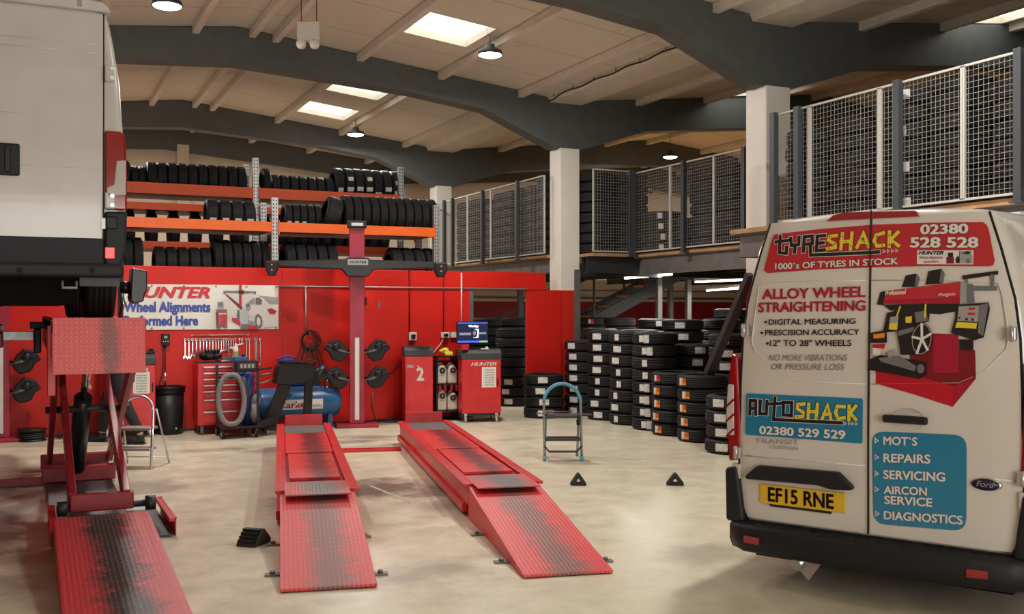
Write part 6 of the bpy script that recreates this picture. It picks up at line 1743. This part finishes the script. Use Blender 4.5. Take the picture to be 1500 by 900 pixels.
np_ = [vm(*k4(*q)) for q in ((182, 476), (533, 511), (529, 593), (182, 555))]
xa, xb = (np_[0][0] + np_[3][0]) / 2, (np_[1][0] + np_[2][0]) / 2; zt_, zb_2 = (np_[0][1] + np_[1][1]) / 2, (np_[2][1] + np_[3][1]) / 2
mb = MB(); mb.box(xa, xb, -.016, -.002, zb_2, zt_); pl = mb.build('number_plate', 'plate_yellow', dl, bevel=.004)
mb = MB(); H_ = zt_ - zb_2; lay_text(mb, 'EF15 RNE', lambda x, z, o: (x, -.0175, z), xa + (xb - xa) * .10, xa + (xb - xa) * .88, zb_2 + H_ * .16, zb_2 + H_ * .16, H_ * .70, 0, bold=.035); mb.build('lettering', 'decal_black', pl)
mb = MB(); mb.box(xa + .06, xb - .08, -.012, -.001, zb_2 - .014, zb_2 - .001); mb.build('plate_lip', 'van_black', dl)
bx_, bz_ = vm(1444.6, 709.8)
TB = Matrix.Translation((bx_, -.002, bz_)) @ Matrix.Rotation(PI / 2, 4, 'X') @ Matrix.Diagonal((1, .44, 1, 1))
mb = MB(); mb.lathe([(0, .012), (.066, .012), (.074, .008), (.080, .0)], 36, TB); bg = mb.build('badge', 'chrome', dr)
mb = MB(); mb.lathe([(0, .0135), (.068, .0135), (.068, .010)], 36, TB); mb.build('badge_field', mat('badge_blue', (.012, .018, .05), .25), bg)
mb = MB(); lay_text(mb, 'Ford', lambda x, z, o: (x, -.017, z), bx_ - .045, bx_ + .045, bz_ - .013, bz_ - .013, .030, 0, bold=.0, shear=.35); mb.build('lettering', 'chrome', bg)
# high brake light
bp_ = vpoly([(1212, 324.5), (1221, 316), (1238, 311.5), (1341, 309), (1348, 317.5), (1278, 320.8)])
mb = MB(); k = len(bp_); mb.add([fv(x, z, .012) for x, z in bp_] + [fv(x, z, -.03) for x, z in bp_], [list(range(k))] + [(i, (i + 1) % k, (i + 1) % k + k, i + k) for i in range(k)]); mb.build('high_brake_light', 'lamp_red', van)
# tail lights wrapped round the corners
for s in (-1, 1):
    mb = MB(); mb.prism([(s * .775, .72), (s * .852, .70), (s * .868, .95), (s * .856, 1.20), (s * .835, 1.36), (s * .800, 1.34), (s * .79, 1.15)], .0, .20); tl_ = mb.build('tail_light', 'lamp_red', van, bevel=.012)
    mb = MB(); mb.prism([(s * .815, .86), (s * .858, .86), (s * .866, 1.0), (s * .855, 1.17), (s * .818, 1.17)], -.008, .19); mb.build('clear_lens', 'lamp_clear', tl_, bevel=.006)
    for z in (.90, .99, 1.08):
        mb = MB(); mb.bar((s * .812, -.010, z), (s * .866, -.008, z - .05), .006, .012); mb.build('lens_rib', 'lamp_red', tl_)
    mb = MB(); mb.box(s * .80 - .03, s * .80 + .03, -.012, .05, .60, .69); mb.build('corner_clip', 'lamp_clear', van, bevel=.008)
    for z in (1.50, .66 + 0.1):
        xh = next((x for x, zz in el if zz > z), -.77); x = abs(xh) * s
        mb = MB(); mb.box(x - .026, x + .022, -.022, .02, z - .035, z + .035); h_ = mb.build('door_hinge', 'alu', van, bevel=.006)
        mb = MB(); mb.cyl((x + s * .005, -.022, z - .04), (x + s * .005, -.022, z + .04), .009, 10); mb.build('hinge_pin', 'alu', h_)
# rear bumper
def bump_ring(o, z): return [(-.862 + o, .42, z), (-.862 + o, .06 + o, z), (-.83 + o, -.03 + o, z), (-.74, -.085 + o, z), (-.4, -.115 + o, z), (0, -.125 + o, z), (.4, -.115 + o, z), (.74, -.085 + o, z), (.83 - o, -.03 + o, z), (.862 - o, .06 + o, z), (.862 - o, .42, z)]
mb = MB(); rings = [bump_ring(.05, .175), bump_ring(.012, .195), bump_ring(.0, .24), bump_ring(.0, .325), bump_ring(.015, .345), bump_ring(.12, .350)]
k = len(rings[0]); vs = [p for r in rings for p in r]
mb.add(vs, [(i * k + j, i * k + j + 1, (i + 1) * k + j + 1, (i + 1) * k + j) for i in range(len(rings) - 1) for j in range(k - 1)], True)
top = rings[-1]; mb.add(top + [(x, .42, .350) for x, y, z in top], [(j, j + 1, j + 1 + k, j + k) for j in range(k - 1)])
mb.add(rings[0] + [(x, .42, .175) for x, y, z in rings[0]], [(j, j + 1, j + 1 + k, j + k) for j in range(k - 1)])
bu = mb.build('rear_bumper', 'van_black', van)
for i in range(22):
    x = -.66 + i * .063; mb = MB(); yb = -.105 + .03 * (abs(x) / .74) ** 2; mb.bar((x - .02, yb + .025, .3515), (x + .01, yb + .10, .3515), .006, .006); mb.build('step_rib', 'gap', bu)
for s in (-1, 1):
    mb = MB(); mb.prism([(s * .745, .34), (s * .862, .34), (s * .868, .66), (s * .79, .68), (s * .765, .50)], -.025, .30); mb.build('bumper_corner', 'van_black', bu, bevel=.02, seg=3)
    x0 = vm(1100, 783)[0] if s < 0 else .545; x1 = x0 + .10
    yb = -.100 + .02
    mb = MB(); mb.bar((x0, -.093 if s < 0 else -.112, .262), (x1, -.104 if s < 0 else -.098, .262), .012, .042); mb.build('reflector', 'lamp_red', bu)
    mb = MB(); mb.cyl((s * .28, -.118, .245), (s * .28, -.128, .245), .012, 12); mb.build('parking_sensor', 'van_black', bu)
mb = MB(); mb.box(-.72, .72, .1, 4.6, .13, .26); mb.build('underbody', 'underbody', van)
for (x, y) in ((-.66, .78), (.66, .78), (-.68, 3.85), (.68, 3.85)): wheel(van, x, y, .33, .20, 'grey_plastic')
mb = MB(); mb.tube([(-.42, .55, .20), (-.42, .20, .17), (-.44, .04, .12)], [.03, .03, .036], 14); mb.build('exhaust_pipe', 'alu', van)
mb = MB(); mb.add([(-.50, .10, .14), (-.30, .10, .15), (-.38, .08, .03)], [(0, 1, 2)]); mb.add([(-.50, .104, .14), (-.30, .104, .15), (-.38, .084, .03)], [(0, 2, 1)]); mb.build('heat_shield', 'alu', van)

# ================================================================ WHITE VAN RAISED ON THE LIFT (left)
LU, LV, LZ = -.37, 7.05, 1.545
lv = thing('panel_van', 'plain white high-roof van raised on the red scissor lift at left', 'van', (LU, LV, LZ))
def lm(px, py):
    q = byv(px, py, LV); return (q.x - LU, q.z - LZ)
LO = [(0, 2.06), (.55, 2.052), (.70, 2.045), (.80, 2.03), (.835, 2.00), (.86, 1.90), (.885, 1.76), (.915, 1.56), (.935, 1.26), (.945, .98), (.945, .72), (.93, .42), (.90, .33), (.70, .30), (0, .30)]
van_body(LO, 5.4, .30, [(.03, .05, 1), (.034, .03, 1), (.06, .006, 1), (.12, .0, 1), (1.0, -.02, 1), (3.6, -.02, 1), (4.1, .0, .96), (4.8, .03, .58), (5.2, .08, .42), (5.4, .2, .34)], 'van_white_dusty', 'van_body', lv)
# roof edge lip with drain channel at the right corner
mb = MB(); mb.prism([(-.86, 1.985), (.86, 1.985), (.835, 2.028), (.80, 2.05), (.55, 2.068), (0, 2.078), (-.55, 2.068), (-.80, 2.05), (-.835, 2.028)], -.012, .10); mb.build('roof_lip', 'van_white_dusty', lv, bevel=.014)
xd, zd = lm(128, 9)
mb = MB(); mb.box(.655, .685, -.016, .12, 2.0, 2.052); mb.build('drain_channel', 'decal_mid', lv, bevel=.006)
xg = lm(152, 100)[0]
for s in (-1, 1):
    x0, x1 = (.006, xg - .004) if s > 0 else (-xg + .004, -.006)
    mb = MB(); mb.box(x0, x1, -.008, .04, .50, 1.972); d_ = mb.build('rear_door', 'van_white_dusty', lv, bevel=.010)
    za, zb3 = lm(80, 73)[1], lm(80, 60)[1]
    for z in (za, zb3):
        mb = MB(); mb.tube([(x0 + .01, -.006, z), (x1 - .005, -.006, z)], .006, 6); mb.build('pressed_crease', 'van_white_dusty', d_)
    for z in (.98, 1.30):
        mb = MB(); mb.tube([(x0 + .02, -.005, z), (x1 - .02, -.005, z)], .005, 6); mb.build('pressed_crease', 'van_white_dusty', d_)
    mb = MB(); mb.box(x0, x1, -.018, .02, .36, .535); mb.build('door_lower_trim', mat('slate_plastic', (.020, .023, .030), .55, spec=.3), d_, bevel=.006)
    if s > 0:
        hx0, hz0 = lm(12, 234)
        mb = MB(); mb.box(hx0 - .065, hx0 + .065, -.03, -.006, hz0 - .10, hz0 + .10); hh = mb.build('door_handle', 'van_black', d_, bevel=.03, seg=3)
        mb = MB(); mb.box(hx0 - .02, hx0 + .015, -.045, -.028, hz0 - .08, hz0 + .08); mb.build('handle_grip', 'black_plastic', hh, bevel=.006)
        mb = MB(); mb.cyl((hx0 - .01, -.032, hz0 - .07), (hx0 - .01, -.037, hz0 - .07), .008, 10); mb.build('lock_barrel', 'chrome', hh)
    # hinges
    hxx, hz1 = lm(161, 108)
    for z in (hz1, .78):
        mb = MB(); mb.box(s * hxx - .032, s * hxx + .032, -.02, .02, z - .055, z + .055); hg = mb.build('door_hinge', 'van_white_dusty', lv, bevel=.012)
        for dz in (-.03, .03):
            mb = MB(); mb.cyl((s * (hxx + .012), -.02, z + dz), (s * (hxx + .012), -.025, z + dz), .014, 12); mb.build('hinge_bolt', 'alu', hg)
    # gap line
    mb = MB(); mb.box(s * xg - .004, s * xg + .004, .0, .035, .36, 1.975); mb.build('door_seal', 'gap', lv)
    # tail light
    zl0, zl1 = lm(165, 308)[1], lm(165, 192)[1]
    mb = MB(); mb.prism([(s * (xg + .008), zl0), (s * .952, zl0), (s * .952, (zl0 + zl1) / 2), (s * .942, zl1 - .03), (s * .915, zl1), (s * (xg + .008), zl1)], -.014, .14); tl_ = mb.build('tail_light', 'lamp_red', lv, bevel=.012)
    c0 = lm(165, 288)[1]; c1 = lm(165, 234)[1]
    mb = MB(); mb.prism([(s * (xg + .018), c0), (s * .945, c0 + .01), (s * .945, c1 + .0), (s * (xg + .075), c1 - .01), (s * (xg + .060), c0 + .075), (s * (xg + .018), c0 + .055)], -.020, .10); mb.build('clear_lens', 'lamp_clear', tl_, bevel=.006)
    # black lower corner
    mb = MB(); mb.prism([(s * (xg + .006), .33), (s * .90, .33), (s * .945, .45), (s * .953, zl0 - .01), (s * (xg + .006), zl0 - .01)], -.02, .2); cp = mb.build('corner_panel', 'van_black', lv, bevel=.014)
    mx, mz_ = lm(160.5, 371)
    mb = MB(); mb.box(s * mx - .028, s * mx + .028, -.027, -.018, mz_ - .035, mz_ + .035); mb.build('marker_light', 'glow_red', cp, bevel=.004)
    mx, mz_ = lm(163, 327)
    mb = MB(); mb.box(s * mx - .035, s * mx + .035, -.034, -.018, mz_ - .04, mz_ + .04); mb.build('hinge_cover', 'black_plastic', cp, bevel=.008)
    mx, mz_ = lm(151, 328)
    mb = MB(); mb.box(s * mx - .012, s * mx + .012, -.026, -.018, mz_ - .035, mz_ + .035); mb.build('side_marker', 'lamp_clear', cp)
mb = MB(); mb.box(-.93, .93, -.075, .2, .285, .372); bu = mb.build('rear_bumper', 'van_black', lv, bevel=.02, seg=3)
for px in (29, 134):
    x, z = lm(px, 397); mb = MB(); mb.cyl((x, -.072, z), (x, -.079, z), .018, 14); mb.build('bumper_bolt', 'gap', bu)
mb = MB(); mb.box(-.80, .66, .2, 5.0, .12, .31); mb.build('underbody', 'underbody', lv)
mb = MB(); mb.cyl((-.8, .85, .30), (.75, .85, .30), .06, 14); mb.build('rear_axle', 'underbody', lv)
mb = MB(); mb.box(-.55, .25, .30, .62, .10, .22); mb.build('silencer', 'underbody', lv, bevel=.04)
xx, zz = lm(102, 419)
mb = MB(); mb.tube([(xx - .04, .02, zz + .03), (xx - .04, .0, zz - .012), (xx + .04, .0, zz - .012), (xx + .04, .02, zz + .03)], .010, 8); mb.build('towing_eye', 'decal_mid', lv)
mb = MB(); mb.box(xx + .06, xx + .30, .04, .09, zz + .0, zz + .06); mb.build('chassis_rail', 'steel_dark', lv)
for (x, y) in ((.83, .85), (-.83, .85), (.82, 4.3), (-.82, 4.3)): wheel(lv, x, y, .335, .22, 'steel_grey')
# wheel alignment target clipped to the raised wheel
tx = LU + .83 + .115
t = thing('wheel_target', 'black alignment target clamped on the rear wheel of the raised van', 'wheel clamp', (tx, LV + .85, LZ - .10))
mb = MB(); mb.bar((.035, 0, .06), (.035, 0, .64), .035, .03, (0, 1, 0)); mb.build('clamp_bar', 'black_plastic', t)
for z in (.06, .64):
    mb = MB(); mb.bar((.04, -.02, z), (-.02, -.02, z + (.05 if z > .3 else -.02)), .03, .03); mb.build('clamp_claw', 'steel_grey', t)
mb = MB(); mb.cyl((.03, 0, .34), (.10, 0, .34), .045, 16); mb.build('clamp_hub', 'black_satin', t)
mb = MB(); mb.prism([(.09, .25), (.11, .22), (.18, .24), (.19, .30), (.205, .31), (.205, .46), (.10, .48)], -.13, .10); mb.build('target_board', 'black_satin', t, bevel=.012)
mb = MB(); mb.tube([(.03, -.02, .12), (.05, -.06, .22), (.04, -.05, .30)], .012, 7); mb.build('clamp_lever', 'chrome', t)
